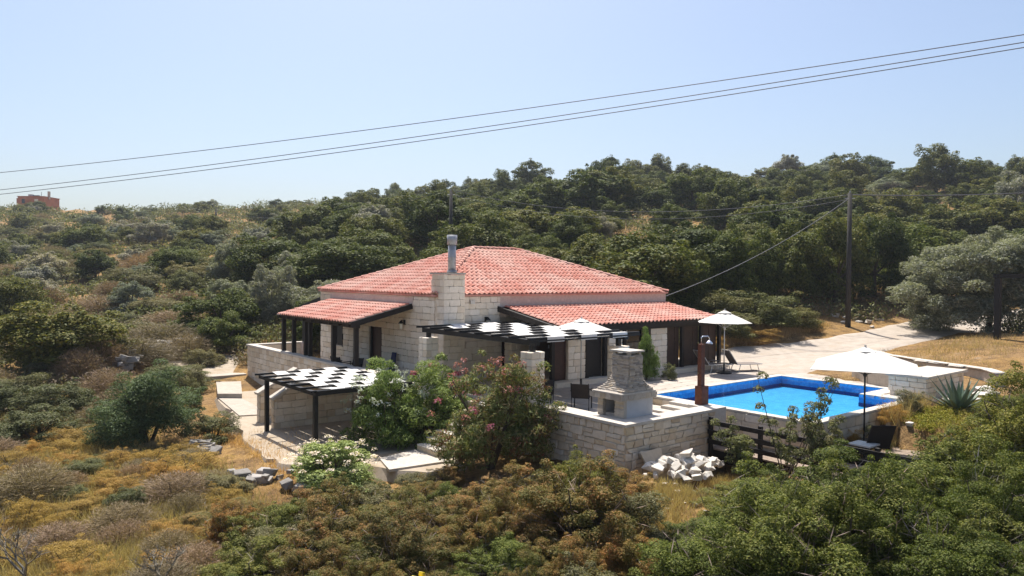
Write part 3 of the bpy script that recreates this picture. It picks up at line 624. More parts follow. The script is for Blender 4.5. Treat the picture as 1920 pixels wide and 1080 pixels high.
for k, yy in enumerate((1.5, 2.95)):
    e = empty('stair_wall', (-4, yy, -1.55), ('nearer' if k == 0 else 'farther')+' sloping stone cheek wall of the stairs under the low pergola', 'wall')
    prof = [(-5.78, -1.6), (-2.75, -1.6), (-2.75, .25), (-4.35, .25), (-5.1, -.05), (-5.78, -.48)]
    MB().prism([(x, yy+.02, z) for x, z in prof], [(x, yy+.28, z) for x, z in prof]).build('wall_core', 'mortar', e)
    for (a, b2, c, d) in clip_rows(-5.78, -2.75, -1.56, .25, [], .42, .25, .3, 60+k):
        mx_ = (a+b2)/2; lim = .25 if mx_ > -4.35 else (.25+(mx_+4.35)*.53)
        if c < lim-.05: piece('stone_block', 'rubble_stone', (mx_, yy, (c+min(d, lim))/2), (b2-a-.012, .07, min(d, lim)-c-.012), e)
    cp = [(-5.86, -.50), (-4.33, .33)]
    MB().prism([(cp[0][0], yy-.06, cp[0][1]), (cp[1][0], yy-.06, cp[1][1]), (cp[1][0], yy+.36, cp[1][1]), (cp[0][0], yy+.36, cp[0][1])], [(cp[0][0]-.03, yy-.06, cp[0][1]+.09), (cp[1][0]-.03, yy-.06, cp[1][1]+.09), (cp[1][0]-.03, yy+.36, cp[1][1]+.09), (cp[0][0]-.03, yy+.36, cp[0][1]+.09)]).build('coping', 'coping', e)
    for (a, b2, c, d) in [(yy+.03, yy+.27, -1.55+i*.26, -1.3+i*.26) for i in range(4)]: piece('stone_block', 'rubble_stone', (-5.78, (a+b2)/2, (c+d)/2), (.06, b2-a, d-c-.012), e)
e = empty('veranda_stairs', (-4.5, 2.3, -1.55), 'stone stairs rising between two cheek walls under the low pergola', 'steps')
for i in range(7): bx('step', -5.5+i*.38, -2.76, 1.8, 2.93, -1.55+i*.17, -1.385+i*.17, 'coping', e)
# lower steps beside the oleanders, seven treads climbing to the terrace
e = empty('terrace_steps', (-3, -5, -1.55), 'pale stone steps climbing between oleanders to the terrace', 'steps')
for i in range(7):
    s_ = bx('step', -3.46+i*.35, -.96, -5.55, -4.4, -1.6 if i == 0 else -1.52+i*.18, -1.345+i*.18, 'rubble_stone', e)
    for j in range(2): piece('tread_slab', 'coping', (-3.46+i*.35+.18, -5.26+j*.58, -1.315+i*.18), (.42, .56, .05), e)
MB().prism([(-5.3, -5.9, -1.56), (-3.45, -6.1, -1.56), (-3.45, -4.3, -1.56), (-4.9, -4.6, -1.56)], [(-5.3, -5.9, -1.48), (-3.45, -6.1, -1.48), (-3.45, -4.3, -1.48), (-4.9, -4.6, -1.48)]).build('landing', 'coping', e)
# retaining wall between house corner and parapet, behind the oleanders
e = empty('retaining_wall', (-1, -3, -1.6), 'stone retaining wall of the terrace behind the oleanders', 'wall')
MB().box(-1.15, -.96, -4.38, -.21, -2, TZ).box(-1.15, -.96, -6.74, -5.57, -2, TZ).build('wall_core', 'mortar', e)
rubble_wall(e, [(-1.15, -4.38, 0, 1, -1, 0, 4.1, -1.6, TZ), (-1.15, -6.74, 0, 1, -1, 0, 1.15, -1.6, TZ)], .4, .24, 77)
# concrete slabs and kerb on the way up the left side
for pts, z, h, lb in (([(-6.0, 4.6), (-4.9, 4.2), (-4.6, 8.4), (-5.4, 9.1)], -1.51, .02, 'long pale concrete path slab left of the low pergola'),
                  ([(-5.42, 9.2), (-4.56, 8.57), (-3.23, 12.7), (-4.24, 13.35)], -1.42, .12, 'square raised concrete slab on the path left of the veranda'),
                  ([(-6.3, 13.4), (-2.7, 13.4), (-2.7, 14.2), (-6.4, 14.2)], -1.1, .0, 'long pale concrete kerb beyond the square slab')):
    o = MB().prism([(x, y, z-.25) for x, y in pts], [(x, y, z+h) for x, y in pts]).build('concrete_slab', 'concrete'); tag(o, lb, 'slab')
o = MB().add([(-6.3, 14.1, -1.12), (-2.6, 14.1, -1.12), (-1.4, 18.6, -.62), (-5.6, 18, -.7)], [(0, 1, 2, 3)]).build('gravel_patch', 'yard_dirt'); struct(o)
# ------------------------------------------------------------------ pergolas with woven white strips
def stone_pillar(name, x, y, z0, z1, s, lb, seed):
    e = empty(name, (x, y, z0), lb, 'pillar', 'stone pillars of the upper pergola'); h = s/2
    bx('core', x-h+.03, x+h-.03, y-h+.03, y+h-.03, z0, z1-.01, 'mortar', e)
    rows = int(round((z1-z0)/.24)); hh = (z1-z0)/rows
    for r_ in range(rows):
        zc = z0+(r_+.5)*hh; k = R.uniform(.35, .65)
        for sg in (-1, 1):
            f = k if sg < 0 else 1-k
            if r_ % 2 == 0:
                piece('stone_block', 'block', (x-h+s*k/2 if sg < 0 else x+h-s*(1-k)/2, y-h/2*1.0-.0, zc), (s*f-.012, h-.01, hh-.014), e)
                piece('stone_block', 'block', (x-h+s*(1-k)/2 if sg < 0 else x+h-s*k/2, y+h/2, zc), (s*(1-f)-.012, h-.01, hh-.014), e)
            else:
                piece('stone_block', 'block', (x-h/2, y-h+s*k/2 if sg < 0 else y+h-s*(1-k)/2, zc), (h-.01, s*f-.012, hh-.014), e)
                piece('stone_block', 'block', (x+h/2, y-h+s*(1-k)/2 if sg < 0 else y+h-s*k/2, zc), (h-.01, s*(1-f)-.012, hh-.014), e)
    return e
PX0, PX1, PY0, PY1 = -.93, 3.65, -7.05, -.35
stone_pillar('stone_pillar', -.72, -6.75, .10, 1.67, .56, 'square stone block pillar standing on the end of the front parapet', 1)
stone_pillar('stone_pillar', -.72, -.72, -1.5, 1.70, .56, 'square stone block pillar in front of the chimney corner', 2)
stone_pillar('stone_pillar', 3.35, -6.6, TZ, 1.62, .56, 'square stone block pillar behind the barbecue chimney', 3)
stone_pillar('stone_pillar', 3.35, -.72, TZ, 1.70, .5, 'square stone block pillar close to the right house wall', 4)
def weave(e, xs, w, ys, z, hz, hang):
    """white strips along y, alternately over and under the rafters at ys"""
    for k, xa in enumerate(xs):
        V = []; F = []; pts = []
        for j, y in enumerate(ys):
            over = (j+k) % 2 == 0; zz = z+hz+.012 if over else z-.014
            for dy in (-.06, 0, .06): pts.append((y+dy, zz))
        if (0+k) % 2 == 0: pts = [(ys[0]-.075, z+hz-hang), (ys[0]-.072, z+hz+.0)]+pts
        for (y, zz) in pts: V += [(xa+.008, y, zz), (xa+w-.008, y, zz)]
        F = [(2*i, 2*i+1, 2*i+3, 2*i+2) for i in range(len(pts)-1)]
        me = bpy.data.meshes.new('shade_strip'); me.from_pydata(V, [], F); me.update(); o = link('shade_strip', me, 'cloth_white', e)
        sm = o.modifiers.new('s', 'SOLIDIFY'); sm.thickness = .006
up_ = empty('upper_pergola', (1.3, -3.5, TZ), 'black timber pergola with woven white shade strips on stone pillars', 'pergola')
for (x, y, zt) in ((-.72, -6.75, 1.67), (-.72, -.72, 1.70), (3.35, -6.6, 1.62), (3.35, -.72, 1.70)):
    MB().box(x-.07, x+.07, y-.07, y+.07, zt-.02, 1.86).build('post_foot', 'black_paint', up_)
for x in (-.72, 3.35): bx('beam', x-.08, x+.08, PY0+.05, PY1-.02, 1.86, 2.03, 'black_paint', up_)
ry = [PY0+.1+i*(PY1-PY0-.2)/7 for i in range(8)]
for y in ry: bx('rafter', PX0-.15, PX1+.35, y-.04, y+.04, 2.033, 2.113, 'black_paint', up_)
weave(up_, [-.35+.74*i for i in range(5)], .74, ry, 2.033, .080, .16)
bx('fascia', PX0-.15, PX1+.36, PY0+.02, PY0+.05, 1.98, 2.03, 'black_paint', up_)
lp = empty('low_pergola', (-4.4, -.5, -1.54), 'low black timber pergola with woven white strips beside the lower yard', 'pergola')
LX0, LX1, LY0, LY1, LZ = -6.25, -2.78, -2.95, 1.95, .40
for (x, y) in ((-6.12, 1.35), (-6.12, -2.75), (-3.0, -2.75)): bx('post', x-.065, x+.065, y-.065, y+.065, -1.55, LZ-.12, 'black_paint', lp)
bx('beam', -6.2, -6.05, LY0, LY1, LZ-.12, LZ-.003, 'black_paint', lp); bx('beam', -3.05, -2.9, LY0, LY1, LZ-.12, LZ-.003, 'black_paint', lp)
ry = [LY0+.05+i*(LY1-LY0-.1)/6 for i in range(7)]
for y in ry: bx('rafter', LX0-.1, LX1, y-.035, y+.035, LZ, LZ+.06, 'black_paint', lp)
bx('brace', -6.18, -2.8, LY0-.06, LY0-.002, LZ-.1, LZ+.05, 'black_paint', lp)
weave(lp, [-5.72+.485*i for i in range(6)], .485, ry, LZ, .06, .0)

# ------------------------------------------------------------------ barbecue
bq = empty('stone_barbecue', (.1, -10, .1), 'tall stone barbecue with curved hood and capped chimney on the terrace parapet', 'barbecue')
X0, X1, Y0, Y1, Zb = -.52, .70, -10.40, -9.42, .10
bx('base', X0+.12, X1, Y0, Y0+.14, Zb, .60, 'grey_panel', bq); bx('base', X0+.12, X1, Y1-.14, Y1, Zb, .60, 'grey_panel', bq); bx('back_panel', X1-.14, X1-.002, Y0+.142, Y1-.142, Zb, .60, 'grey_panel', bq)
bx('hearth', X0+.1, X1-.15, Y0+.145, Y1-.145, Zb, .18, 'ledge_stone', bq); bx('dark_inside', X1-.2, X1-.145, Y0+.15, Y1-.15, .19, .58, 'black_paint', bq)
bx('front_leg', X0, X0+.118, Y0-.01, Y0+.32, Zb, .60, 'ledge_stone', bq); bx('front_leg', X0, X0+.118, Y1-.2, Y1+.01, Zb, .60, 'ledge_stone', bq)
bx('mantel', X0-.14, X1+.06, Y0-.05, Y1+.05, .602, .76, 'ledge_stone', bq); bx('mantel_top', X0-.16, X1+.07, Y0-.06, Y1+.06, .763, .80, 'coping', bq)
# hood: rings narrowing to the stack
hx0, hx1, hy0, hy1 = X0-.12, X1+.04, Y0-.02, Y1+.02; sx0, sx1, sy0, sy1 = -.20, .34, -10.30, -9.66
rings = []
for i in range(9):
    f = i/8; g = 1-(1-f)**1.9; rings.append((hx0+(sx0-hx0)*g, hx1+(sx1-hx1)*g, hy0+(sy0-hy0)*g, hy1+(sy1-hy1)*g, .80+f*.46))
mb = MB()
for (a, b2, c, d, z) in rings: mb.v += [(a, c, z), (b2, c, z), (b2, d, z), (a, d, z)]
for i in range(8):
    for k in range(4): mb.f.append((i*4+k, i*4+(k+1) % 4, i*4+4+(k+1) % 4, i*4+4+k))
mb.build('hood', 'ledge_stone', bq)
stk = bx('stack', sx0+.02, sx1-.02, sy0+.02, sy1-.02, 1.26, 1.82, 'ledge_stone', bq)
items = []
def ring_at(z):
    for q, q2 in zip(rings, rings[1:]):
        if q[4] <= z <= q2[4]:
            f = (z-q[4])/(q2[4]-q[4]); return [q[i]+(q2[i]-q[i])*f for i in range(4)]
    return (sx0, sx1, sy0, sy1)
z = .82
while z < 1.80:
    h = R.uniform(.035, .06); a, b2, c, d = ring_at(z+h/2)
    for (u0, u1, ax, cst, sg) in ((c, d, 'x', a, -1), (c, d, 'x', b2, 1), (a, b2, 'y', c, -1), (a, b2, 'y', d, 1)):
        u = u0
        while u < u1-.03:
            e_ = min(u+R.uniform(.1, .28), u1); p = R.uniform(-.008, .018)
            ctr = (cst+sg*p, (u+e_)/2, z+h/2) if ax == 'x' else ((u+e_)/2, cst+sg*p, z+h/2); sz = (.05, e_-u-.006, h-.006) if ax == 'x' else (e_-u-.006, .05, h-.006)
            items.append((ctr, sz, None)); u = e_
    z += h
for z in np.arange(Zb+.03, .59, .055):
    for (u0, u1) in ((Y0, Y0+.32), (Y1-.2, Y1)):
        items.append(((X0, (u0+u1)/2, z), (.03, u1-u0-.01, .048), None))
for u in np.arange(Y0-.04, Y1, .2): items.append(((X0-.14, u+.1, .68), (.03, .19, .14), None))
for u in np.arange(X0-.1, X1, .24): items.append(((u+.11, Y0-.05, .68), (.23, .03, .14), None))
pieces_joined('ledge_stones', 'ledge_stone', items, bq, 'r')
for (x, y) in ((sx0+.06, sy0+.06), (sx1-.06, sy0+.06), (sx0+.06, sy1-.06), (sx1-.06, sy1-.06)): bx('cap_leg', x-.045, x+.045, y-.045, y+.045, 1.82, 1.90, 'coping', bq)
bx('cap_slab', sx0-.05, sx1+.05, sy0-.05, sy1+.05, 1.902, 1.95, 'coping', bq)

# ------------------------------------------------------------------ outdoor shower
sh = empty('outdoor_shower', (3.22, -10.2, .1), 'brown wooden shower post with chrome head at the pool corner', 'shower')
bx('ledge', 2.9, 3.5, -10.92, -9.95, -1.5, .085, 'coping', sh)
bx('post', 3.12, 3.30, -10.27, -10.13, .09, 1.96, 'shower_wood', sh); bx('base_box', 3.08, 3.42, -10.33, -10.07, .088, .66, 'shower_wood', sh); bx('tap', 3.05, 3.118, -10.22, -10.18, 1.05, 1.1, 'chrome', sh)
mb = MB(); mb.tube([(3.2, -10.2, 1.95), (3.2, -10.2, 2.16), (3.24, -10.22, 2.20), (3.40, -10.30, 2.20), (3.44, -10.32, 2.14), (3.44, -10.32, 2.06)], .018, 8); mb.build('pipe', 'chrome', sh, True)
mb = MB(); mb.tube([(3.44, -10.32, 2.07), (3.44, -10.32, 2.0), (3.44, -10.32, 1.97)], [.03, .10, .12], 14); mb.build('shower_head', 'chrome', sh, True)

# ------------------------------------------------------------------ parasols
def parasol(x, y, z0, zt, rad, n, lb, rot=0, drop=.42, pole='alu', base=True, square=False):
    e = empty('parasol', (x, y, z0), lb, 'parasol', 'white parasols'); top = Vector((x, y, zt))
    mb = MB(); K = 5; ring = []
    for i in range(K+1):
        f = i/K
        for k in range(n*2):
            a = rot+math.pi*k/n; rr = rad*f*(1 if k % 2 == 0 else math.cos(math.pi/n)*(1-.02*f))
            if f == 0: rr = .06
            mb.v.append((x+rr*math.cos(a), y+rr*math.sin(a), zt-drop*(f**1.12)-(0 if k % 2 == 0 else .02*math.sin(f*math.pi))))
    for i in range(K):
        for k in range(n*2): k2 = (k+1) % (2*n); mb.f.append((i*2*n+k, i*2*n+k2, (i+1)*2*n+k2, (i+1)*2*n+k))
    cn = mb.build('canopy', 'canvas', e); sm = cn.modifiers.new('s', 'SOLIDIFY'); sm.thickness = .008
    mb = MB()
    for k in range(2*n): a = rot+math.pi*k/n; mb.v.append((x+.30*math.cos(a), y+.30*math.sin(a), zt-.06))
    for k in range(2*n): a = rot+math.pi*k/n; mb.v.append((x+.04*math.cos(a), y+.04*math.sin(a), zt+.055))
    mb.f = [(k, (k+1) % (2*n), 2*n+(k+1) % (2*n), 2*n+k) for k in range(2*n)]+[tuple(range(2*n, 4*n))]
    mb.build('vent_cap', 'canvas', e); MB().tube([top+Vector((0, 0, .05)), top+Vector((0, 0, .12))], .03, 8).build('finial', 'alu', e)
    MB().tube([(x, y, z0), (x, y, zt)], .026, 8).build('pole', pole, e, True)
    for k in range(n):
        a = rot+2*math.pi*k/n; pts = [(x+rad*f*math.cos(a), y+rad*f*math.sin(a), zt-drop*(f**1.12)-.018) for f in (.03, .3, .6, .98)]
        rb_ = MB().tube(pts, .010, 4).build('rib', pole, e)
        MB().tube([(x, y, zt-.75), pts[2]], .008, 4).build('strut', pole, rb_)
    MB().tube([(x, y, zt-.79), (x, y, zt-.70)], .05, 8).build('hub', pole, e)
    if base: MB().tube([(x, y, z0), (x, y, z0+.07), (x, y, z0+.09)], [.34, .34, .3], 14).build('base', 'black_paint', e); MB().tube([(x, y, z0+.09), (x, y, z0+.45)], .04, 8).build('base_sleeve', 'black_paint', e)
    return e
parasol(3.6, -4.5, TZ, 2.40, 1.28, 6, 'small white parasol standing partly behind the upper pergola', .2)
parasol(12.15, -4.8, TZ, 2.50, 1.22, 8, 'white parasol over the two grey loungers beside the house', .3, .48)
parasol(5.55, -14.15, -1.02, 2.0, 1.95, 4, 'large square white parasol on the wooden deck in front of the pool', -.35, .52, 'pole_wood', False)

# ------------------------------------------------------------------ loungers and chairs
def bar(p, q, r): return MB().tube([p, q], r, 6)
def lounger(x, y, z, rot, lb, frame, cloth, back=55):
    e = empty('sun_lounger', (0, 0, 0), lb, 'sun lounger', 'sun loungers'); e['_o'] = (0, 0, 0)
    h = .34; W2 = .32; ca, sa = math.cos(math.radians(back)), math.sin(math.radians(back))
    mb = MB()
    for s_ in (-W2, W2): mb.tube([(s_, -1.25, h), (s_, .05, h)], .022, 6)
    mb.tube([(-W2, -1.25, h), (W2, -1.25, h)], .022, 6); mb.build('frame', frame, e)
    mb = MB()
    for s_ in (-W2, W2): mb.tube([(s_, 0, h), (s_, ca*.78, h+sa*.78)], .02, 6)
    mb.tube([(-W2, ca*.78, h+sa*.78), (W2, ca*.78, h+sa*.78)], .02, 6); mb.build('back_frame', frame, e)
    MB().box(-W2, W2, -1.24, .0, h-.012, h+.012).build('seat', cloth, e)
    MB().prism([(-W2, 0, h-.01), (W2, 0, h-.01), (W2, .02, h-.01), (-W2, .02, h-.01)], [(-W2, ca*.78-.01, h+sa*.78), (W2, ca*.78-.01, h+sa*.78), (W2, ca*.78+.012, h+sa*.78), (-W2, ca*.78+.012, h+sa*.78)]).build('backrest', cloth, e)
    for (yy, dy) in ((-1.0, -.1), (-.15, .1)):
        for s_ in (-W2, W2): MB().tube([(s_, yy, h), (s_, yy+dy, .0)], .018, 6).build('leg', frame, e)
        MB().tube([(-W2, yy+dy, .015), (W2, yy+dy, .015)], .014, 6).build('leg_bar', frame, e)
    e.location = (x, y, z); e.rotation_euler = (0, 0, rot); return e
lounger(11.9, -4.0, TZ, 1.2, 'grey sling sun lounger nearer the house under the far parasol', 'alu', 'lounger_mesh')
lounger(13.2, -4.6, TZ, 1.15, 'grey sling sun lounger farther from the house under the far parasol', 'alu', 'lounger_mesh')
lounger(5.05, -14.75, -1.02, 2.45, 'dark sun lounger with raised back on the wooden deck', 'dark_mesh', 'dark_mesh', 62)
st_ = empty('side_table', (12.9, -3.75, TZ), 'low pale table between the two grey loungers', 'table')
bx('table_top', 12.7, 13.1, -3.95, -3.55, TZ+.40, TZ+.43, 'lounger_mesh', st_)
for dx in (-.17, .17):
    for dy in (-.17, .17): bx('leg', 12.9+dx-.015, 12.9+dx+.015, -3.75+dy-.015, -3.75+dy+.015, TZ, TZ+.398, 'alu', st_)
dt = empty('side_table', (4.6, -14.6, -1.02), 'white topped table on the wooden deck beside the large parasol', 'table')
bx('table_top', 4.3, 4.9, -14.9, -14.3, -.55, -.51, 'cloth_white', dt)
for dx in (-.25, .25):
    for dy in (-.25, .25): bx('leg', 4.6+dx-.02, 4.6+dx+.02, -14.6+dy-.02, -14.6+dy+.02, -1.02, -.552, 'black_paint', dt)
def chair(x, y, z, rot, lb, low=False):
    e = empty('armchair', (0, 0, 0), lb, 'chair', 'black garden chairs'); m_ = 'black_paint'; sh_ = .40
    MB().box(-.26, .26, -.26, .26, sh_-.02, sh_+.02).build('seat', 'dark_mesh', e)
    MB().prism([(-.26, .24, sh_), (.26, .24, sh_), (.26, .27, sh_), (-.26, .27, sh_)], [(-.26, .38, .86), (.26, .38, .86), (.26, .41, .86), (-.26, .41, .86)]).build('backrest', 'dark_mesh', e)
    for sx in (-.28, .28):
        MB().tube([(sx, -.27, 0), (sx, -.27, .62)], .02, 6).build('leg', m_, e); MB().tube([(sx, .32, 0), (sx, .27, .45), (sx, .40, .88)], .02, 6).build('leg', m_, e)
        MB().box(sx-.03, sx+.03, -.30, .33, .61, .64).build('armrest', m_, e)
    e.location = (x, y, z); e.rotation_euler = (0, 0, rot); return e
chair(.95, -7.25, TZ, 2.2, 'black garden armchair on the terrace beside the front stone pillar')
chair(.1, -6.35, TZ, -.9, 'black garden armchair facing the other one under the upper pergola')
chair(-1.15, 5.75, -.46, 1.9, 'black garden armchair on the left veranda beside the brown door')
chair(-1.2, 4.6, -.46, -1.2, 'second black garden chair on the left veranda, nearer the right post')
o = tag(MB().prism([(-.35, 3.15, -.45), (-.3, 2.75, -.45), (-.2, 2.78, -.45), (-.25, 3.18, -.45)], [(-.12, 3.1, .75), (-.1, 2.8, .75), (-.06, 2.82, .75), (-.08, 3.12, .75)]).build('folded_cover', 'blue_cloth'), 'dark blue folded cover leaning by the brown veranda door', 'cover')

# ------------------------------------------------------------------ wooden deck and rail fence in front of the pool
de = empty('wooden_deck', (4.5, -14.8, -1.02), 'weathered brown wooden deck below the pool rim', 'deck')
for i in range(22): y = -17.0+i*.14; bx('deck_board', 2.62, 7.2, y, y+.132, -1.06, -1.02+R.uniform(-.003, .003), 'deck_wood', de)
for i in range(7): x = 2.62+i*.135; bx('deck_board', x, x+.127, -13.9, -10.96, -1.06, -1.02+R.uniform(-.003, .003), 'deck_wood', de)
bx('joist', 2.66, 7.1, -16.95, -16.85, -1.4, -1.062, 'dark_wood', de); bx('joist', 2.66, 2.76, -16.8, -11, -1.4, -1.063, 'dark_wood', de)
fe = empty('rail_fence', (2.55, -13.5, -1.1), 'black wooden rail fence running from the parapet along the deck', 'fence')
for y in (-11.06, -12.7, -14.3, -15.9, -17.05): bx('post', 2.50, 2.60, y-.05, y+.05, -1.5, -.10, 'dark_wood', fe)
for k, z in enumerate((-.30, -.58, -.86)): bx('rail', 2.44, 2.497, -17.1, -11.02, z, z+.13, 'dark_wood', fe)
for x in (4.4, 6.2): bx('post', x-.05, x+.05, -17.1, -17.01, -1.5, -.14, 'dark_wood', fe)
for z in (-.30, -.58, -.86): bx('rail', 2.62, 6.4, -17.17, -17.105, z, z+.13, 'dark_wood', fe)

# ------------------------------------------------------------------ stone bench, curved walls
be = empty('stone_bench', (12.2, -13.2, 0), 'squared stone counter with white slab top at the right end of the pool', 'counter')
bx('core', 10.7, 13.9, -13.75, -12.6, -.1, .66, 'mortar', be)
for (a, b2, c, d) in clip_rows(-13.8, -12.55, -.05, .66, [], .38, .19, .4, 91): piece('stone_block', 'block', (10.7, (a+b2)/2, (c+d)/2), (.09, b2-a-.014, d-c-.014), be)
for (a, b2, c, d) in clip_rows(10.66, 13.9, -.05, .66, [], .4, .19, .4, 92): piece('stone_block', 'rubble_stone', ((a+b2)/2, -13.75, (c+d)/2), (b2-a-.014, .09, d-c-.014), be)
bx('slab_top', 10.58, 14.0, -13.88, -12.5, .662, .74, 'coping', be)
def curved_wall(pts, z0, z1, lb, bw, bh, seed, th=.35):
    e = empty('garden_wall', (*pts[0], z0), lb, 'wall', 'curved rubble garden walls')
    for k, ((ax, ay), (bx_, by)) in enumerate(zip(pts, pts[1:])):
        L = math.hypot(bx_-ax, by-ay); dx, dy = (bx_-ax)/L, (by-ay)/L; nx, ny = dy, -dx
        MB().prism([(ax, ay, z0-.5), (bx_, by, z0-.5), (bx_-nx*th, by-ny*th, z0-.5), (ax-nx*th, ay-ny*th, z0-.5)], [(ax, ay, z1-.08), (bx_, by, z1-.08), (bx_-nx*th, by-ny*th, z1-.08), (ax-nx*th, ay-ny*th, z1-.08)]).build('wall_core', 'mortar', e)
        rubble_wall(e, [(ax, ay, dx, dy, nx, ny, L, z0, z1-.05)], bw, bh, seed+k*3)
        for i in range(max(1, int(L/.6))):
            n_ = max(1, int(L/.6)); u = (i+.5)*L/n_; piece('cap_stone', 'coping', (ax+dx*u-nx*th/2, ay+dy*u-ny*th/2, z1-.02), (L/n_-.02, th+.08, .07), e, Matrix.Rotation(math.atan2(dy, dx), 3, 'Z'), 'r')
curved_wall([(20.6, -7.6), (19.4, -8.9), (18.6, -10.4), (17.9, -12.0), (17.2, -13.6), (16.2, -14.4)][::-1], -.05, .50, 'curved rubble retaining wall below the bare orange bank', .42, .22, 120)
curved_wall([(15.4, -9.3), (14.6, -10.3), (14.1, -11.4), (13.9, -12.5)][::-1], -.25, .42, 'short curved rubble wall behind the large parasol', .42, .22, 150)

# ------------------------------------------------------------------ rubble heap
spots = []
r2 = random.Random(5)
for i in range(64):
    a = r2.uniform(0, 6.28); d = r2.random()**.85; spots.append((.1+d*1.3*math.cos(a), -12.0+d*.85*math.sin(a), (1-d)*.42*r2.random()))
for i, (x, y, hz) in enumerate(spots):
    q_ = r2.uniform(.35, .95); s_ = (r2.uniform(.34, .6)*q_, r2.uniform(.24, .36)*q_, r2.uniform(.17, .28)*q_); z = max(gz(x, y), -1.1)+s_[2]*.45+hz
    rot = Matrix.Rotation(r2.uniform(0, 3.1), 3, 'Z') @ Matrix.Rotation(r2.uniform(-.6, .6), 3, 'X') @ Matrix.Rotation(r2.uniform(-.6, .6), 3, 'Y')
    o = piece('white_block', 'white_rock', (x, y, z), s_, None, rot, 'k'); tag(o, 'white broken stone block in the rubble heap below the parapet', 'block', 'white blocks in the rubble heap')
for i in range(60):
    x, y = -.3+r2.gauss(0, 1.1), -13.0+r2.gauss(0, .8); q = r2.uniform(.05, .16); z = gz(x, y)
    o = piece('loose_stone', 'white_rock', (x, y, z+q*.2), (q*1.3, q, q*.7), None, Matrix.Rotation(r2.uniform(0, 3), 3, 'Z'), 'k'); tag(o, 'small pale stone scattered on dry ground below the rubble heap', 'stone', 'stones scattered round the rubble heap')
o = piece('stone_slab', 'rubble_stone', (-.25, -11.22, -.88), (.75, .07, .5), None, Matrix.Rotation(.05, 3, 'Z') @ Matrix.Rotation(-.45, 3, 'X'), 'r'); tag(o, 'grey flat stone slab leaning against the parapet wall', 'slab')
# rock edges of the yard and the old wall behind
def rocks(pts, n, s0, s1, lb, grp, seed, sp=.3, hz=.0, name='rock', mat='grey_rock'):
    r3 = random.Random(seed)
    for i in range(n):
        u = r3.uniform(0, len(pts)-1.001); k = int(u); f = u-k; x = pts[k][0]*(1-f)+pts[k+1][0]*f+r3.gauss(0, sp); y = pts[k][1]*(1-f)+pts[k+1][1]*f+r3.gauss(0, sp)
        q = r3.uniform(s0, s1); z = gz(x, y)+q*.15+r3.uniform(0, hz)
        o = piece(name, mat, (x, y, z), (q*1.4, q, q*.8), None, Matrix.Rotation(r3.uniform(0, 3), 3, 'Z') @ Matrix.Rotation(r3.uniform(-.4, .4), 3, 'X'), 'k'); tag(o, lb, 'rock', grp)
rocks([(-8.3, 1.8), (-8.4, -.6)], 22, .15, .36, 'grey limestone rock edging the left side of the yard', 'rocks edging the yard', 1, .22, .1)
rocks([(-8.6, -3.2), (-7.4, -5.2)], 26, .15, .36, 'grey limestone rock at the front corner of the yard', 'rocks at the yard corner', 2, .3, .15)
rocks([(-8.2, 15.5), (-6.0, 19.5), (-3.5, 20.2), (-1.5, 21)], 110, .2, .45, 'weathered limestone rock of the old dry wall behind the path', 'rocks of the old dry wall', 3, .3, .6)
rocks([(7.3, -14.1), (7.35, -16.5), (9.4, -16.3), (11.5, -16.6), (13.5, -15.8)], 46, .10, .26, 'pale rock below the agave bed', 'rocks below the agave bed', 4, .4, .0, 'rock', 'white_rock')
rocks([(10.6, -14.6), (12.6, -14.7), (14.8, -14.7)], 14, .2, .42, 'white boulder edging the agave bed beside the stone counter', 'boulders edging the agave bed', 5, .12, .05, 'boulder', 'white_rock')
rocks([(31, -1.5), (36, 0)], 9, .2, .5, 'pale rock on the bank beside the road', 'rocks beside the road', 6, .8, .0, 'rock', 'white_rock')

# ------------------------------------------------------------------ poles and cables
def pole(x, y, zb, zt, r, lb, arm=None):
    e = empty('utility_pole', (x, y, zb), lb, 'pole', 'timber utility poles'); MB().tube([(x, y, zb-.6), (x, y, zt)], [r*1.15, r*.85], 8).build('shaft', 'pole_wood', e, True)
    MB().tube([(x-.0, y, zt-.02), (x, y, zt+.14)], .05, 6).build('insulator', 'steel', e)
    MB().tube([(x-.25, y+.2, zt-.35), (x+.25, y-.2, zt-.35)], .03, 5).build('bracket', 'steel', e); return e
pA, pB, pC = (20.48, 29.2), (30.9, -1.06), (23.5, 105.2)
pole(*pA, gz(*pA), 11.4, .16, 'timber utility pole rising straight behind the chimney flue')
pole(*pB, gz(*pB), 9.5, .16, 'timber utility pole in front of dark trees right of the house')
pole(*pC, gz(*pC), 14.95, .16, 'distant utility pole on the left hillside')
def cable(p, q, sag, r, lb, grp=None, n=40):
    p, q = Vector(p), Vector(q); pts = [p.lerp(q, i/n)-Vector((0, 0, sag*4*(i/n)*(1-i/n))) for i in range(n+1)]
    o = MB().tube(pts, r, 5).build('power_cable', 'wire'); tag(o, lb, 'cable', grp); return o
LD = Vector((35.26+11.93, -10.76-69.57, 0))
for (zl, zrr, lb) in ((14.25, 18.75, 'topmost of the three long cables crossing the sky'), (12.45, 18.33, 'middle one of the three long cables crossing the sky'), (12.0, 18.03, 'lowest of the three long cables crossing the sky')):
    a = Vector((-11.93, 69.57, zl)); b2 = Vector((35.26, -10.76, zrr)); d = b2-a; cable(a-d*.15, b2+d*.12, 1.0, .03, lb)
cable((*pA, 11.5), (*pB, 9.4), 1.5, .018, 'upper cable between the pole behind the chimney and the right pole'); cable((*pA, 11.1), (*pB, 9.1), 1.7, .015, 'lower cable between the pole behind the chimney and the right pole')
cable((*pB, 9.4), (38.6, -18, 9.6), .4, .03, 'thick cable leaving the right pole towards the right edge'); cable((*pB, 9.2), (14.1, .2, 3.0), .5, .02, 'slack service cable from the right pole to the house corner')
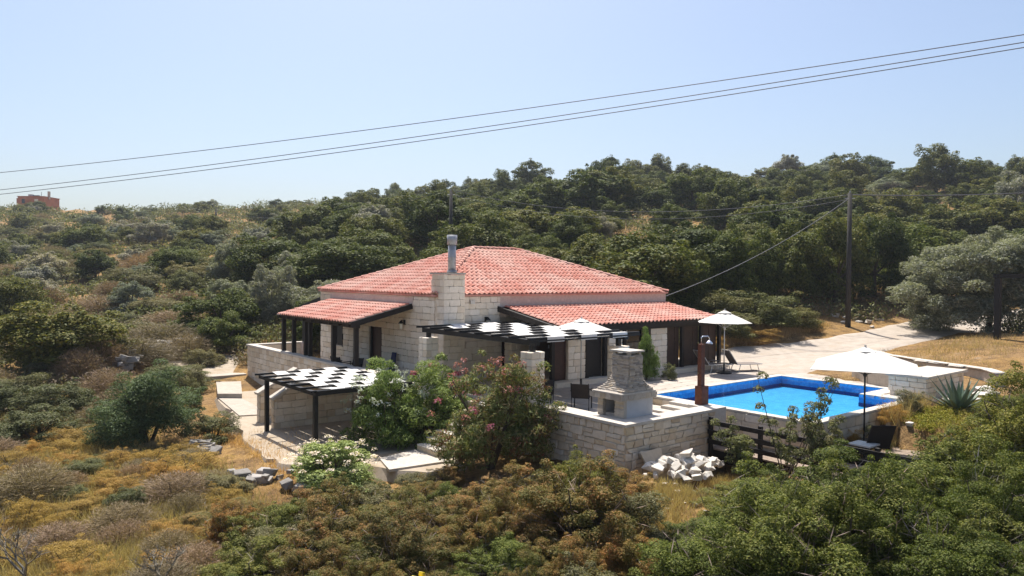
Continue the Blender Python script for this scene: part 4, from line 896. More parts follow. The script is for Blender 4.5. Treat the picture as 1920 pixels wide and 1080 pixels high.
cable((*pA, 11.5), (*pC, 14.9), 2.0, .015, 'thin cable from the pole behind the chimney to the distant left pole')

# ------------------------------------------------------------------ dark timber frame with yucca at the right edge, distant orange house
fr = empty('timber_frame', (29.4, -9.95, .5), 'tall black timber gate frame under the olive tree at the right edge', 'frame')
for (px_, py_) in ((29.4, -9.95), (31.3, -14.3), (32.9, -11.5)): bx('post', px_-.14, px_+.14, py_-.14, py_+.14, gz(px_, py_)-.3, 4.1, 'black_paint', fr)
for (qx, qy) in ((31.3, -14.3), (32.9, -11.5)):
    d = Vector((qx-29.4, qy+9.95, 0)); n_ = Vector((-d.y, d.x, 0)).normalized()*.13; p0 = Vector((29.4, -9.95, 0))-d.normalized()*.2; q0 = Vector((qx, qy, 0))+d.normalized()*.2; zz = 4.102 if qx < 32 else 4.12
    MB().prism([tuple(v_+Vector((0, 0, zz))) for v_ in (p0-n_, q0-n_, q0+n_, p0+n_)], [tuple(v_+Vector((0, 0, zz+.2))) for v_ in (p0-n_, q0-n_, q0+n_, p0+n_)]).build('beam', 'black_paint', fr)
def blade(mb, base, d, L, wd, bend, n=5, thick=.25):
    d = Vector(d).normalized(); s_ = d.cross(Vector((0, 0, 1)));
    if s_.length < .05: s_ = Vector((1, 0, 0))
    s_.normalize(); nn = s_.cross(d); base = Vector(base); n0 = len(mb.v)
    for i in range(n+1):
        f = i/n; c = base+d*L*f-Vector((0, 0, bend*L*f*f)); wv = wd*(1.1-.35*abs(f-.35)*2) * (1-f**2.6)+.004
        mb.v += [tuple(c-s_*wv), tuple(c-nn*wv*thick*1.2), tuple(c+s_*wv), tuple(c-nn*wv*thick*2.2)]
    for i in range(n):
        for k in range(4): mb.f.append((n0+i*4+k, n0+i*4+(k+1) % 4, n0+i*4+4+(k+1) % 4, n0+i*4+4+k))
yk = empty('yucca', (32.4, -12.6, gz(32.4, -12.6)), 'spiky yucca with short trunk at the right edge of the road', 'yucca'); zy = gz(32.4, -12.6)
MB().tube([(32.4, -12.6, zy-.2), (32.4, -12.6, zy+.9)], .14, 8).build('trunk', 'bark', yk)
mb = MB(); r4 = random.Random(3)
for i in range(60): a = r4.uniform(0, 6.28); el = r4.uniform(-.3, 1.4); blade(mb, (32.4, -12.6, zy+.9), (math.cos(a)*math.cos(el), math.sin(a)*math.cos(el), math.sin(el)), r4.uniform(.7, 1.1), .035, .12)
mb.build('leaves', 'bush_green', yk)
oh = empty('orange_house', (14, 268, 24), 'distant flat roofed orange house on the left skyline', 'house')
hx, hy = 12.2, 262.; hz = gz(hx, hy); ex = Vector((_r[0], _r[1], 0)); ey = Vector((_fx[0], _fx[1], 0))
def ob(name, u0, u1, v0, v1, z0, z1, mat, par=oh):
    q = [ex*u+ey*v+Vector((hx, hy, 0)) for u, v in ((u0, v0), (u1, v0), (u1, v1), (u0, v1))]; return MB().prism([(p.x, p.y, z0) for p in q], [(p.x, p.y, z1) for p in q]).build(name, mat, par)
HB = hz-1
ob('wall', -4.5, 4.2, 0, 8, HB, 28.6, 'orange_wall'); ob('wall', -5.6, -4.52, 1, 8, HB, 28.2, 'orange_wall'); ob('roof', -4.7, 4.4, -.2, 8.2, 28.61, 28.8, 'orange_wall'); ob('window', 1.0, 2.2, -.06, .05, 26.4, 27.8, 'lamp_glass'); ob('window', -3.2, -2.2, -.06, .05, 26.4, 27.8, 'glass_dark')
ob('chimney', 4.0, 4.6, 2, 2.6, 28.0, 30.6, 'concrete'); ob('water_tank', -2.4, -1.2, 2, 3.2, 28.8, 29.6, 'steel'); ob('solar_heater', -.8, 1.0, 2, 3, 28.8, 29.3, 'glass_dark'); ob('antenna', 1.9, 2.0, 2, 2.1, 28.8, 30.4, 'wire')
# yellow plastic thing caught in the bushes at the bottom edge
e = empty('yellow_canister', (-9.86, -14.88, -.6), 'yellow plastic canister half hidden in the bushes at the bottom edge', 'canister')
yr = Matrix.Rotation(.5, 3, 'Z') @ Matrix.Rotation(.5, 3, 'Y')
piece('body', 'yellow_plastic', (-9.86, -14.88, -.60), (.34, .16, .30), e, yr); piece('cap', 'yellow_plastic', (-9.78, -14.84, -.42), (.07, .07, .06), e, yr)
# ------------------------------------------------------------------ vegetation
TREES= [('E', -10.8, 38.8, 4.7, 4.2), ('O', -2.7, 40.0, 3.8, 2.8), ('O', 6.1, 43.3, 3.9, 4.1), ('E', 7.3, 37.1, 6.8, 4.1), ('O', 2.3, 23.1, 3.3, 4.2), ('E', -1.1, 23.2, 5.4, 3.4), ('E', -10.3, 17.8, 5.5, 3.3), ('E', -4.0, 108.0, 4.8, 3.6), ('E', 2.6, 96.2, 6.9, 3.8), ('E', -0.8, 66.8, 4.7, 3.2), ('O', 9.0, 110.5, 3.5, 3.1), ('O', 12.2, 107.9, 4.4, 2.8), ('O', 3.5, 69.8, 3.7, 2.8), ('O', -5.6, 68.1, 5.1, 3.4), ('E', 3.5, 50.5, 4.6, 2.8), ('E', 13.7, 80.9, 5.8, 3.3), ('O', 18.2, 70.9, 4.9, 3.8), ('E', 19.5, 57.0, 7.5, 5.0), ('E', 24.6, 59.3, 7.2, 4.9), ('O', 20.4, 43.3, 4.9, 4.4), ('O', 12.8, 32.7, 3.6, 3.2), ('E', 33.3, 58.7, 7.6, 4.5), ('E', 12.2, 35.7, 4.7, 3.7), ('E', 15.3, 30.7, 4.1, 3.2), ('E', 27.4, 44.1, 5.3, 4.4), ('E', 36.7, 46.9, 7.7, 3.9), ('E', 30.9, 33.6, 8.1, 4.1), ('E', 33.8, 28.7, 7.9, 4.5), ('E', 54.0, 54.9, 10.0, 5.8), ('E', 58.8, 51.1, 11.5, 6.9), ('E', 63.3, 51.3, 8.7, 6.7), ('O', 39.1, 29.6, 3.9, 3.6), ('E', 53.5, 61.7, 7.2, 4.0), ('E', 21.9, 4.7, 3.0, 4.0), ('E', 26.3, 5.0, 3.9, 4.7), ('E', 30.7, 5.4, 4.2, 4.6), ('E', 33.6, 4.4, 5.0, 5.5), ('E', 37.1, 3.0, 5.2, 6.0), ('E', 41.2, 2.0, 4.9, 6.2), ('E', 58.3, 19.2, 7.0, 4.7), ('E', 67.9, 30.8, 8.3, 5.6), ('E', 74.8, 44.6, 9.6, 6.8), ('E', 76.7, 53.4, 7.8, 5.2), ('E', 79.4, 25.4, 9.3, 5.7), ('E', 83.0, 18.6, 8.3, 5.6), ('E', 77.5, 10.2, 8.1, 5.0), ('E', 81.8, 6.7, 8.1, 5.0), ('E', 50.2, 2.6, 5.9, 5.4), ('E', 56.2, -2.3, 5.9, 5.4), ('E', 57.5, 9.5, 6.3, 4.7), ('E', 40.5, 7.8, 5.3, 3.9)]
BUSH= [('BLUE', -9.5, 3.4, 3.3, 2.75), ('SHR', -7.66, 2.19, 1.58, 1.16), ('GOLD', -9.51, -1.45, 1.88, 0.72), ('GOLD', -11.4, 4.57, 2.01, 0.73), ('GOLD', -11.78, -1.55, 0.88, 0.44), ('WHT', -6.73, -5.23, 2.22, 1.41), ('OLW', -3.8, -2.9, 2.3, 2.8), ('OLG', -2.3, -3.2, 2.8, 2.75), ('OLP', -2.72, -7.35, 3.4, 3.5), ('RUST', -9.23, -10.03, 1.86, 1.42), ('RUST', -8.2, -10.85, 1.64, 1.21), ('RUST', -6.58, -10.88, 1.64, 1.17), ('RUST', -5.94, -12.68, 1.53, 1.21), ('RUST', -5.01, -13.44, 2.3, 2.08), ('SHR', -4.32, -10.13, 1.05, 0.92), ('FG', -10.71, -10.76, 1.68, 1.08), ('FG', -11.66, -11.92, 1.4, 0.96), ('FG', -9.81, -13.41, 1.58, 0.79), ('FG', -8.59, -14.4, 1.67, 0.96), ('FG', -7.9, -15.6, 1.6, 0.76), ('RUST', -8.77, -7.83, 1.49, 0.99), ('FG', -11.29, -13.5, 1.29, 0.72), ('RUST', -8.59, -13.11, 1.52, 1.04), ('FG', -4.68, -16.27, 1.99, 1.61), ('FG', -2.88, -16.43, 2.35, 1.94), ('FG', -0.87, -16.77, 2.52, 1.86), ('FG', 0.16, -17.59, 2.52, 1.75), ('FG', 1.74, -18.23, 2.6, 2.15), ('FG', 4.28, -18.35, 2.48, 2.48), ('FG', -5.91, -17.84, 1.85, 1.21), ('FG', -4.91, -18.65, 1.93, 1.37), ('FG', -3.91, -19.45, 1.93, 1.45), ('FG', -2.34, -20.08, 2.02, 1.68), ('FG', -6.2, -16.97, 1.51, 0.92), ('FG', 7.57, -17.12, 1.75, 1.61), ('FG', 1.57, -16.41, 2.45, 1.1), ('FG', -0.15, -15.42, 2.05, 1.08), ('SAP', 1.54, -14.45, 2.67, 2.01), ('SAP', 2.77, -15.06, 1.49, 1.63), ('DEAD', -14.23, -7.28, 1.84, 1.33), ('BRN', -11.96, -5.26, 1.37, 0.75), ('BRN', -10.45, -3.9, 1.67, 0.83), ('BRN', -13.26, -5.49, 1.4, 0.7), ('GOLD', -11.41, -6.34, 0.84, 0.43), ('GOLD', -12.82, -7.78, 0.85, 0.38), ('BRN', -13.37, -1.55, 1.8, 0.97), ('GOLD', -12.14, 7.73, 1.78, 0.69), ('SHR', -12.41, 6.67, 2.47, 1.52), ('SHR', -11.95, -0.13, 1.07, 0.61), ('SHR', -9.32, -4.17, 1.14, 0.57), ('BRN', -12.17, -9.58, 1.28, 0.59), ('GOLD', -13.41, -9.86, 0.73, 0.31), ('SHR', -14.18, -9.88, 1.14, 0.44), ('BRN', -11.34, -8.97, 1.27, 0.64), ('BRN', -12.95, -10.87, 1.14, 0.53), ('SHR', -5.87, 14.25, 3.16, 1.05), ('BRN', -7.06, 17.78, 3.61, 1.39), ('BRN', -7.36, 23.17, 3.99, 1.38), ('BRN', -4.72, 22.33, 4.4, 1.57), ('SHR', -5.09, 29.07, 4.21, 1.58), ('BRN', -1.26, 31.13, 4.94, 1.52), ('SHR', -7.8, 27.38, 2.96, 1.15), ('BRN', -10.94, 23.47, 2.92, 1.32), ('SHR', -1.43, 36.41, 4.5, 1.64), ('BRN', -4.56, 41.5, 4.66, 1.91), ('SHR', -5.83, 11.66, 1.49, 1.49)]

def unit(v): return v/np.maximum(np.linalg.norm(v, axis=-1, keepdims=True), 1e-9)
def diamonds(P, T, Nn, L, Wd, fold=.12):
    T = unit(T); B = unit(np.cross(T, Nn)); Nn = unit(np.cross(B, T)); L = L[:, None]; Wd = Wd[:, None]; n = len(P)
    V = np.empty((n, 4, 3)); V[:, 0] = P-T*L*.5; V[:, 1] = P+B*Wd*.5+Nn*L*fold; V[:, 2] = P+T*L*.5; V[:, 3] = P-B*Wd*.5+Nn*L*fold
    return V.reshape(-1, 3), np.arange(n*4).reshape(n, 4)
def clump_leaves(r, C, rad, n, size, asp, up=.5, lowcut=-.55, jitter=.8, along=None):
    w_ = rad**2; k = r.choice(len(C), n, p=w_/w_.sum()); d = unit(r.normal(size=(n, 3))); bad = d[:, 2] < lowcut; d[bad, 2] *= -1
    sh = r.uniform(.25, 1.0, n)**.45; P = C[k]+d*(rad[k]*sh)[:, None]*np.array([1, 1, .85])
    Nn = unit(d+r.normal(size=(n, 3))*jitter*.6+np.array([0, 0, up])); T = r.normal(size=(n, 3))
    if along is not None: T = d*along+r.normal(size=(n, 3))*.5+np.array([0, 0, along*.6])
    T = T-Nn*(T*Nn).sum(1, keepdims=True)
    L = size*r.uniform(.65, 1.35, n); return diamonds(P, T, Nn, L, L*asp)
def dome_centers(r, n, crad, zlo=.15, zc=.52, hz=.48, irr=.25, low=False):
    d = unit(r.normal(size=(n*4, 3))); d = d[d[:, 2] > (-.08 if low else -.72)][:n]; rad = crad*r.uniform(.55, 1.6, len(d))
    q = r.uniform(.35, 1, len(d))**.5; lump = 1+irr*np.sin(d[:, 0]*5+r.uniform(0, 6))*np.cos(d[:, 1]*4+r.uniform(0, 6))
    C = d*(q*lump)[:, None]*np.array([.5, .5, hz])*(1-rad/.5*.55)[:, None]; C[:, 2] += zc; C[:, 2] = np.maximum(C[:, 2], zlo+rad*.3)
    k = r.choice(len(C), n//2); S_ = C[k]+unit(C[k]-np.array([0, 0, zc*.6]))*(rad[k]*r.uniform(.8, 1.5 if low else 1.15, len(k)))[:, None]; C = np.concatenate([C, S_]); rad = np.concatenate([rad, rad[k]*.38]); return C, rad
def trunk_mesh(seed, C, spread=.5, r0=.035, zs=.05):
    r = random.Random(seed); mb = MB(); base = Vector((0, 0, -.06)); fork = Vector((r.uniform(-.04, .04), r.uniform(-.04, .04), .22+zs)); mb.tube([base, fork*.5, fork], [r0*1.3, r0, r0*.85], 7)
    idx = list(range(len(C))); r.shuffle(idx)
    for i in idx[:9]: c = Vector(C[i]); mid = fork.lerp(c, .5)+Vector((0, 0, .03)); mb.tube([fork, mid, fork.lerp(c, .92)], [r0*.55, r0*.32, r0*.12], 5)
    return mb
def copy_mat(me, mat): q = me.copy(); q.materials.clear(); q.materials.append(MATS[mat]); return q
PROTO = {}
def tree_proto(key, seed, mat, bark, ncl, crad, n, leafsz, asp, zlo, zc, hz, **kw):
    r = np.random.default_rng(seed); C, rad = dome_centers(r, ncl, crad, zlo, zc, hz)
    V, F = clump_leaves(r, C, rad, n, leafsz, asp, **kw); cm = np_mesh('crown', V, F); cm.materials.append(MATS[mat])
    tm = trunk_mesh(seed, C, r0=.018 if key == 'BIG' else .03).mesh('trunk'); tm.materials.append(MATS[bark]); PROTO.setdefault(key, []).append((cm, tm))
for i in range(4): tree_proto('E', 100+i, 'evergreen', 'bark', 66, .125, 24000, .031, .55, .0, .42, .58)
for i in range(3): tree_proto('Ef', 110+i, 'evergreen', 'bark', 60, .12, 17000, .036, .6, .0, .42, .58)
for i in range(3): tree_proto('O', 120+i, 'olive_leaf', 'grey_bark', 56, .12, 20000, .042, .28, .04, .46, .54, along=.8, jitter=1.2)
for i in range(2): tree_proto('Of', 130+i, 'olive_leaf', 'grey_bark', 50, .12, 15000, .042, .42, .02, .44, .56, along=.6)
tree_proto('BIG', 140, 'olive_leaf', 'bark', 220, .08, 110000, .023, .28, .03, .40, .60, along=.7, jitter=1.2)
def place_tree(key, x, y, w_, h, label, cat='tree', group=None, name=None, rot=None, i=None):
    cm, tm = PROTO[key][R.randrange(len(PROTO[key])) if i is None else i]
    e = bpy.data.objects.new(name or ('olive_tree' if key[0] == 'O' or key == 'BIG' else 'evergreen_tree'), None); COL.objects.link(e); tag(e, label, cat, group)
    e.location = (x, y, gz(x, y)-.1); e.rotation_euler = (0, 0, R.uniform(0, 6.28) if rot is None else rot); e.scale = (w_, w_*R.uniform(.9, 1.1), h); e.empty_display_size = .2
    for nm, me in (('trunk', tm), ('crown', cm)): o = bpy.data.objects.new(nm, me); COL.objects.link(o); o.parent = e
    return e
def cam_dep(x, y): return (x-CAM[0])*_fx[0]+(y-CAM[1])*_fx[1]
def cam_px(x, y): return 960+FPX*((x-CAM[0])*_r[0]+(y-CAM[1])*_r[1])/max(cam_dep(x, y), .1)
SPECIAL = {0: 'dark evergreen tree at the left edge of the picture, half way up', 1: 'small rounded grey green olive tree standing alone in the left scrub', 2: 'silvery olive tree leaning against the round evergreen left of the house',
           3: 'large round topped evergreen tree left of the house roof', 4: 'feathery grey green olive tree just left of the veranda roof', 5: 'broad dark evergreen tree behind the old dry wall', 6: 'large dark rounded evergreen bush tree on the left slope'}
LBL = {('E', 0): ('dark green evergreen tree in the scrub of the left hillside', 'evergreens of the left hillside'), ('O', 0): ('grey green wild olive tree in the scrub of the left hillside', 'olives of the left hillside'),
       ('E', 1): ('dark green evergreen tree on the wooded slope behind the house', 'evergreens behind the house'), ('O', 1): ('grey green wild olive tree on the wooded slope behind the house', 'olives behind the house'),
       ('E', 2): ('dense dark evergreen tree on the wooded slope right of the house', 'evergreens right of the house'), ('O', 2): ('pale grey green olive tree on the wooded slope right of the house', 'olives right of the house')}
def zone(x, y): p = cam_px(x, y); return 0 if p < 560 else (1 if p < 1250 else 2)
placed = []
for i, (k, x, y, w_, h) in enumerate(TREES):
    D = cam_dep(x, y); lb, gp = (SPECIAL[i], None) if i in SPECIAL else LBL[(k, zone(x, y))]
    place_tree(k if D < 72 else k+'f', x, y, w_*1.05, h*1.05, lb, 'tree', gp); placed.append((x, y, w_*.5))
place_tree('BIG', 35.0, -7.7, 9.2, 6.9, 'large spreading olive tree beside the road at the right', rot=1.0); placed.append((35.0, -7.7, 4.4))
def blocked(x, y, m_=1.0):
    if -4-m_ < x < 15+m_ and -16 < y < 14+m_: return True
    if -9 < x < -2 and -7 < y < 20: return True
    if float(road_d(np.array([x]), np.array([y]))[0]) < m_: return True
    if 14 < x < 33 and -16 < y < 1: return True
    return False
r5 = np.random.default_rng(21); cnt = 0; tries = 0
while cnt < 330 and tries < 16000:
    tries += 1; th = r5.uniform(-.66, .66); D = 40*math.exp(r5.uniform(0, 1)**.8*math.log(260/40.))
    x = CAM[0]+D*(math.cos(th)*_fx[0]+math.sin(th)*_r[0]); y = CAM[1]+D*(math.cos(th)*_fx[1]+math.sin(th)*_r[1]); p = cam_px(x, y)
    if blocked(x, y, 2.5): continue
    if 1150 < p < 1340 and 55 < D < 96 and r5.random() < .93: continue
    if p < 560 and D < 100 and r5.random() < .62: continue
    if p < 560 and D > 150 and r5.random() < .35: continue
    left = p < 640; k = 'O' if r5.random() < (.42 if left else .10) else 'E'
    w_ = r5.uniform(3.2, 5.6) if left else r5.uniform(4.5, 8.0); h = w_*r5.uniform(.55, .78)
    if D > 150: w_ *= 1.25; h *= 1.1
    if D > 115 and not left: h *= r5.uniform(.65, 1.5)
    if any((x-a)**2+(y-b2)**2 < ((w_*.5+c)*.55)**2 for a, b2, c in placed): continue
    lb, gp = LBL[(k, zone(x, y))]; place_tree(k if D < 72 else k+'f', x, y, w_, h, lb, 'tree', gp); placed.append((x, y, w_*.5)); cnt += 1
# ---- shrubs: unit domes (radius .5, height 1)
def shrub_mesh(seed, ncl, crad, n, leafsz, asp, **kw):
    r = np.random.default_rng(seed); C, rad = dome_centers(r, ncl, crad, .0, .12, .86, .3, True); V, F = clump_leaves(r, C, rad, n, leafsz, asp, **kw); return np_mesh('foliage', V, F)
def twig_mesh(seed, n, L, wd, up=.6, base=.12):
    r = np.random.default_rng(seed); d = unit(r.normal(size=(n, 3))*np.array([1, 1, .7])+np.array([0, 0, up])); d[:, 2] = np.abs(d[:, 2])
    rr = r.uniform(.25, 1, n)**.6; P = d*rr[:, None]*np.array([.5, .5, .95]); P[:, :2] += r.normal(size=(n, 2))*base*.5
    T = d+r.normal(size=(n, 3))*.45; Nn = r.normal(size=(n, 3)); Ln = L*r.uniform(.5, 1.3, n); V, F = diamonds(P, T, Nn, Ln, Ln*wd, 0.); return np_mesh('twigs', V, F)
def flowers(seed, n_cl, n, size, zmin=.55):
    r = np.random.default_rng(seed); d = unit(r.normal(size=(n_cl*4, 3))); d = d[d[:, 2] > -.05][:n_cl]; C = d*np.array([.5, .5, .5])*r.uniform(.9, 1.06, (len(d), 1)); C[:, 2] += .46; rad = np.full(len(d), .045)
    V, F = clump_leaves(r, C, rad, n, size, .8); return np_mesh('flowers', V, F)
SM = {'FG': [shrub_mesh(200+i, 120, .085, 56000, .0185, .5) for i in range(4)]}
SM['RUST'] = [copy_mat(m_, 'rust_bush') for m_ in SM['FG']]
for m_ in SM['FG']: m_.materials.append(MATS['bush_green'])
SM['BLUE'] = [shrub_mesh(210, 60, .13, 40000, .03, .24, along=1.0, jitter=1.2)]; SM['BLUE'][0].materials.append(MATS['blue_green'])
SM['SHR'] = [shrub_mesh(220+i, 46, .125, 16000, .032, .4) for i in range(3)]
for m_ in SM['SHR']: m_.materials.append(MATS['grey_green'])
SM['GOLD'] = [shrub_mesh(230+i, 50, .11, 16000, .026, .26, along=.8) for i in range(2)]
for m_ in SM['GOLD']: m_.materials.append(MATS['gold_shrub'])
SM['BRN'] = [twig_mesh(240+i, 11000, .10, .075) for i in range(3)]
for m_ in SM['BRN']: m_.materials.append(MATS['brown_shrub'])
SM['LGT'] = [copy_mat(m_, 'scrub_green') for m_ in SM['SHR']]
SM['OLG'] = [shrub_mesh(250, 50, .12, 17000, .052, .2, along=1.1, jitter=1.1)]; SM['OLG'][0].materials.append(MATS['oleander'])
SM['OLP'] = [shrub_mesh(251, 60, .12, 23000, .046, .22, along=1.0, jitter=1.1)]; SM['OLP'][0].materials.append(MATS['oleander_dark'])
SM['WHT'] = [shrub_mesh(252, 46, .12, 16000, .042, .4)]; SM['WHT'][0].materials.append(MATS['white_bush'])
stems = MB(); r6 = random.Random(9)
for i in range(9):
    a = r6.uniform(0, 6.28); stems.tube([(r6.uniform(-.05, .05), r6.uniform(-.05, .05), -.08), (math.cos(a)*.14, math.sin(a)*.14, .35), (math.cos(a)*r6.uniform(.2, .4), math.sin(a)*r6.uniform(.2, .4), r6.uniform(.55, .8))], [.012, .009, .004], 5)
stem_me = stems.mesh('stems'); stem_me.materials.append(MATS['bark'])
TWIG = [twig_mesh(270+i, 500, .16, .035, .5) for i in range(2)]
for m_ in TWIG: m_.materials.append(MATS['dead_twig'])
NAMES = {'FG': 'green_bush', 'RUST': 'rusty_bush', 'BLUE': 'broom_bush', 'SHR': 'shrub', 'LGT': 'shrub', 'GOLD': 'golden_shrub', 'BRN': 'dry_shrub', 'OLG': 'oleander', 'OLW': 'oleander', 'OLP': 'oleander', 'WHT': 'white_flowering_bush'}
def place_bush(k, x, y, w_, h, label, group=None, fl=None):
    ml = SM['OLG' if k == 'OLW' else k]; e = bpy.data.objects.new(NAMES[k], None); COL.objects.link(e); tag(e, label, 'bush' if k in ('FG', 'RUST', 'BLUE', 'WHT') else ('oleander' if k[:2] == 'OL' else 'shrub'), group)
    e.location = (x, y, gz(x, y)-.04); e.rotation_euler = (0, 0, R.uniform(0, 6.28)); e.scale = (w_, w_, h); e.empty_display_size = .2
    for nm, me in (('stems', stem_me), ('foliage', ml[R.randrange(len(ml))])): o = bpy.data.objects.new(nm, me); COL.objects.link(o); o.parent = e
    if k in ('FG', 'RUST'): o = bpy.data.objects.new('twigs', TWIG[R.randrange(2)]); COL.objects.link(o); o.parent = e; o['kind'] = 'stuff'
    for me in (fl or []): o = bpy.data.objects.new('flowers', me); COL.objects.link(o); o.parent = e; o['kind'] = 'stuff'
    return e
BL = {'FG': ('leafy green bush in the dense thicket at the bottom right', 'green bushes of the foreground thicket'), 'RUST': ('green bush with rust brown tips in the middle foreground', 'rusty bushes of the foreground'),
      'SHR': ('low grey green shrub on the left slope', 'grey green shrubs of the left slope'), 'GOLD': ('low golden dry shrub on the left slope', 'golden shrubs of the left slope'), 'BRN': ('brown leafless shrub on the left slope', 'brown shrubs of the left slope')}
fp = flowers(1, 26, 800, .016); fp.materials.append(MATS['faded_petal']); fw_ = flowers(2, 60, 1300, .020); fw_.materials.append(MATS['white_petal']); fk = flowers(4, 6, 320, .026); fk.materials.append(MATS['pink_petal'])
fw2 = fw_.copy(); fp2 = flowers(7, 5, 200, .017); fp2.materials.append(MATS['pink_petal'])
def limit_h(x, y, table):
    p = cam_px(x, y); D = cam_dep(x, y); ys = np.interp(p, [a for a, b2 in table], [b2 for a, b2 in table]); return (CAM[2]-(ys-516-(p-960)*.0076)/FPX*D)-gz(x, y)
RT = [(1190, 1120), (1260, 1090), (1300, 1000), (1380, 935), (1420, 890), (1480, 850), (1600, 850), (1700, 850), (1770, 810), (1850, 760), (1920, 690), (2100, 640)]
CT = [(330, 1020), (400, 960), (500, 905), (600, 880), (700, 890), (850, 900), (950, 880), (1020, 860), (1100, 850), (1170, 875), (1215, 960)]
for k, x, y, w_, h in BUSH:
    p = cam_px(x, y)
    if k == 'OLW': place_bush(k, x, y, w_*1.2, h, 'tall green oleander with white flowers left of the terrace steps', None, [fw_])
    elif k == 'OLG': place_bush(k, x, y, w_*1.25, h, 'yellow green oleander with bright pink flower heads above the steps', None, [fk])
    elif k == 'OLP': place_bush(k, x, y, w_, h, 'largest oleander, dark with faded pink flowers beside the front pillar', None, [fp, fp2])
    elif k == 'WHT': place_bush(k, x, y, w_*1.15, h*1.05, 'pale green white flowering bush in front of the low pergola', None, [fw2])
    elif k == 'BLUE': place_bush(k, x, y, w_*1.15, h*1.05, 'large dark blue green broom bush left of the yard')
    elif k in ('SAP', 'DEAD'): pass
    else:
        lb, gp = BL[k]
        if k == 'FG' and p < 1150: lb, gp = 'leafy green bush along the bottom edge left of centre', 'green bushes along the bottom edge'
        if k == 'FG' and p > 1150: h = min(h*1.1, limit_h(x, y, RT))
        if h > .25: place_bush(k, x, y, w_*1.2, h, lb, gp)

# more bushes closing the foreground thicket and the left slope; none may rise in front of the house
r7 = np.random.default_rng(31); bp_ = [(x, y, w_*.5) for k, x, y, w_, h in BUSH]
def fill_bushes(n, p0, p1, d0, d1, table, kinds, h0, h1, w0, w1, gap):
    c = t_ = 0
    while c < n and t_ < n*60:
        t_ += 1; p = r7.uniform(p0, p1); D = r7.uniform(d0, d1); q = (p-960)/FPX; x = CAM[0]+D*(_fx[0]+q*_r[0]); y = CAM[1]+D*(_fx[1]+q*_r[1])
        if inside(np.array([x]), np.array([y]), -1.6, 14, -13, 10)[0] or inside(np.array([x]), np.array([y]), 2.2, 9.3, -17.4, -10)[0] or inside(np.array([x]), np.array([y]), -8.8, -1, -6.6, 16)[0]: continue
        if -1.9 < x < 2.2 and -14.0 < y < -10.5: continue
        if 8 < x and y > -16.4: continue
        w_ = r7.uniform(w0, w1); h = r7.uniform(h0, h1)
        if table: h = min(h, limit_h(x, y, table))
        if h < .3: continue
        if any((x-a)**2+(y-b2)**2 < ((w_*.5+cc)*gap)**2 for a, b2, cc in bp_): continue
        k = kinds[r7.integers(len(kinds))]; lb, gp = BL[k]
        if k == 'FG' and p < 1150: lb, gp = 'leafy green bush along the bottom edge left of centre', 'green bushes along the bottom edge'
        if D > 60 and p < 700: lb, gp = {'SHR': ('grey green bush on the far left hillside', 'grey green bushes of the far left hillside'), 'BRN': ('brown bush on the far left hillside', 'brown bushes of the far left hillside')}[k]
        elif k in ('SHR', 'BRN') and D > 40 and p > 1100: lb, gp = {'SHR': ('grey green shrub on the dry slope behind the porch roof', 'grey green shrubs of the dry slope'), 'BRN': ('brown shrub on the dry slope behind the porch roof', 'brown shrubs of the dry slope')}[k]
        elif k in ('SHR', 'BRN', 'GOLD') and p > 380: lb, gp = {'SHR': ('low grey green shrub among the foreground bushes', 'grey green shrubs of the foreground'), 'BRN': ('brown leafless shrub among the foreground bushes', 'brown shrubs of the foreground'), 'GOLD': ('golden dry shrub among the foreground bushes', 'golden shrubs of the foreground')}[k]
        place_bush(k, x, y, w_, h, lb, gp); bp_.append((x, y, w_*.5)); c += 1
fill_bushes(60, 1215, 2080, 7.5, 19.5, RT, ['FG'], 1.3, 2.6, 1.8, 3.0, .50)
fill_bushes(46, 420, 1195, 8.0, 17.5, CT, ['RUST', 'RUST', 'RUST', 'FG', 'SHR'], .9, 1.7, 1.4, 2.3, .52)
fill_bushes(85, -120, 420, 9, 27, None, ['BRN', 'GOLD', 'GOLD', 'SHR', 'GOLD', 'BRN'], .35, .75, .9, 1.8, .62)
fill_bushes(60, -120, 470, 27, 60, None, ['BRN', 'SHR', 'BRN', 'SHR', 'BRN'], .8, 1.6, 2.0, 3.6, .62)
fill_bushes(110, -150, 640, 62, 190, None, ['SHR', 'SHR', 'SHR', 'BRN'], 1.4, 2.6, 3.0, 5.5, .62)
fill_bushes(40, 1180, 1345, 44, 92, None, ['BRN', 'SHR', 'BRN'], .8, 1.5, 2.0, 3.8, .6)
for (k, x, y, w_, h, lb) in (('LGT', 20.0, 1.2, 4.6, 1.9, 'broad light green shrub between the far parasol and the dark trees'), ('LGT', 24.5, 1.4, 5.4, 2.5, 'tallest light green shrub beside the bend of the road'), ('LGT', 27.6, .6, 3.6, 1.5, 'light green shrub just left of the right utility pole'), ('LGT', 22.3, 2.6, 5.0, 2.6, 'light green shrub at the foot of the dark trees'), ('LGT', 17.2, 1.1, 3.2, 1.4, 'low light green shrub at the end of the house'), ('GOLD', 17.5, .3, 3.0, .8, 'dry golden grass clump beside the terrace end'), ('GOLD', 22.0, .2, 4.0, .7, 'dry golden grass clump along the road edge'),
                           ('SHR', 8.6, -4.6, .75, .75, 'small yellow green plant on the terrace in front of the porch'), ('OLG', 7.75, -4.1, 1.1, 2.1, 'tall leafy potted plant in the porch opening'), ('SHR', -6.6, 8.9, 1.0, 1.5, 'young pale green sapling beside the path'), ('SHR', -3.0, 5.6, .8, .5, 'small green tuft between path and veranda wall'), ('SHR', 2.0, 15.5, 1.5, 1.6, 'bright green young shrub behind the veranda wall')):
    place_bush(k, x, y, w_, h, lb)
for o in list(bpy.data.objects):
    if o.get('label') in ('small yellow green plant on the terrace in front of the porch', 'tall leafy potted plant in the porch opening'): o.location.z = TZ
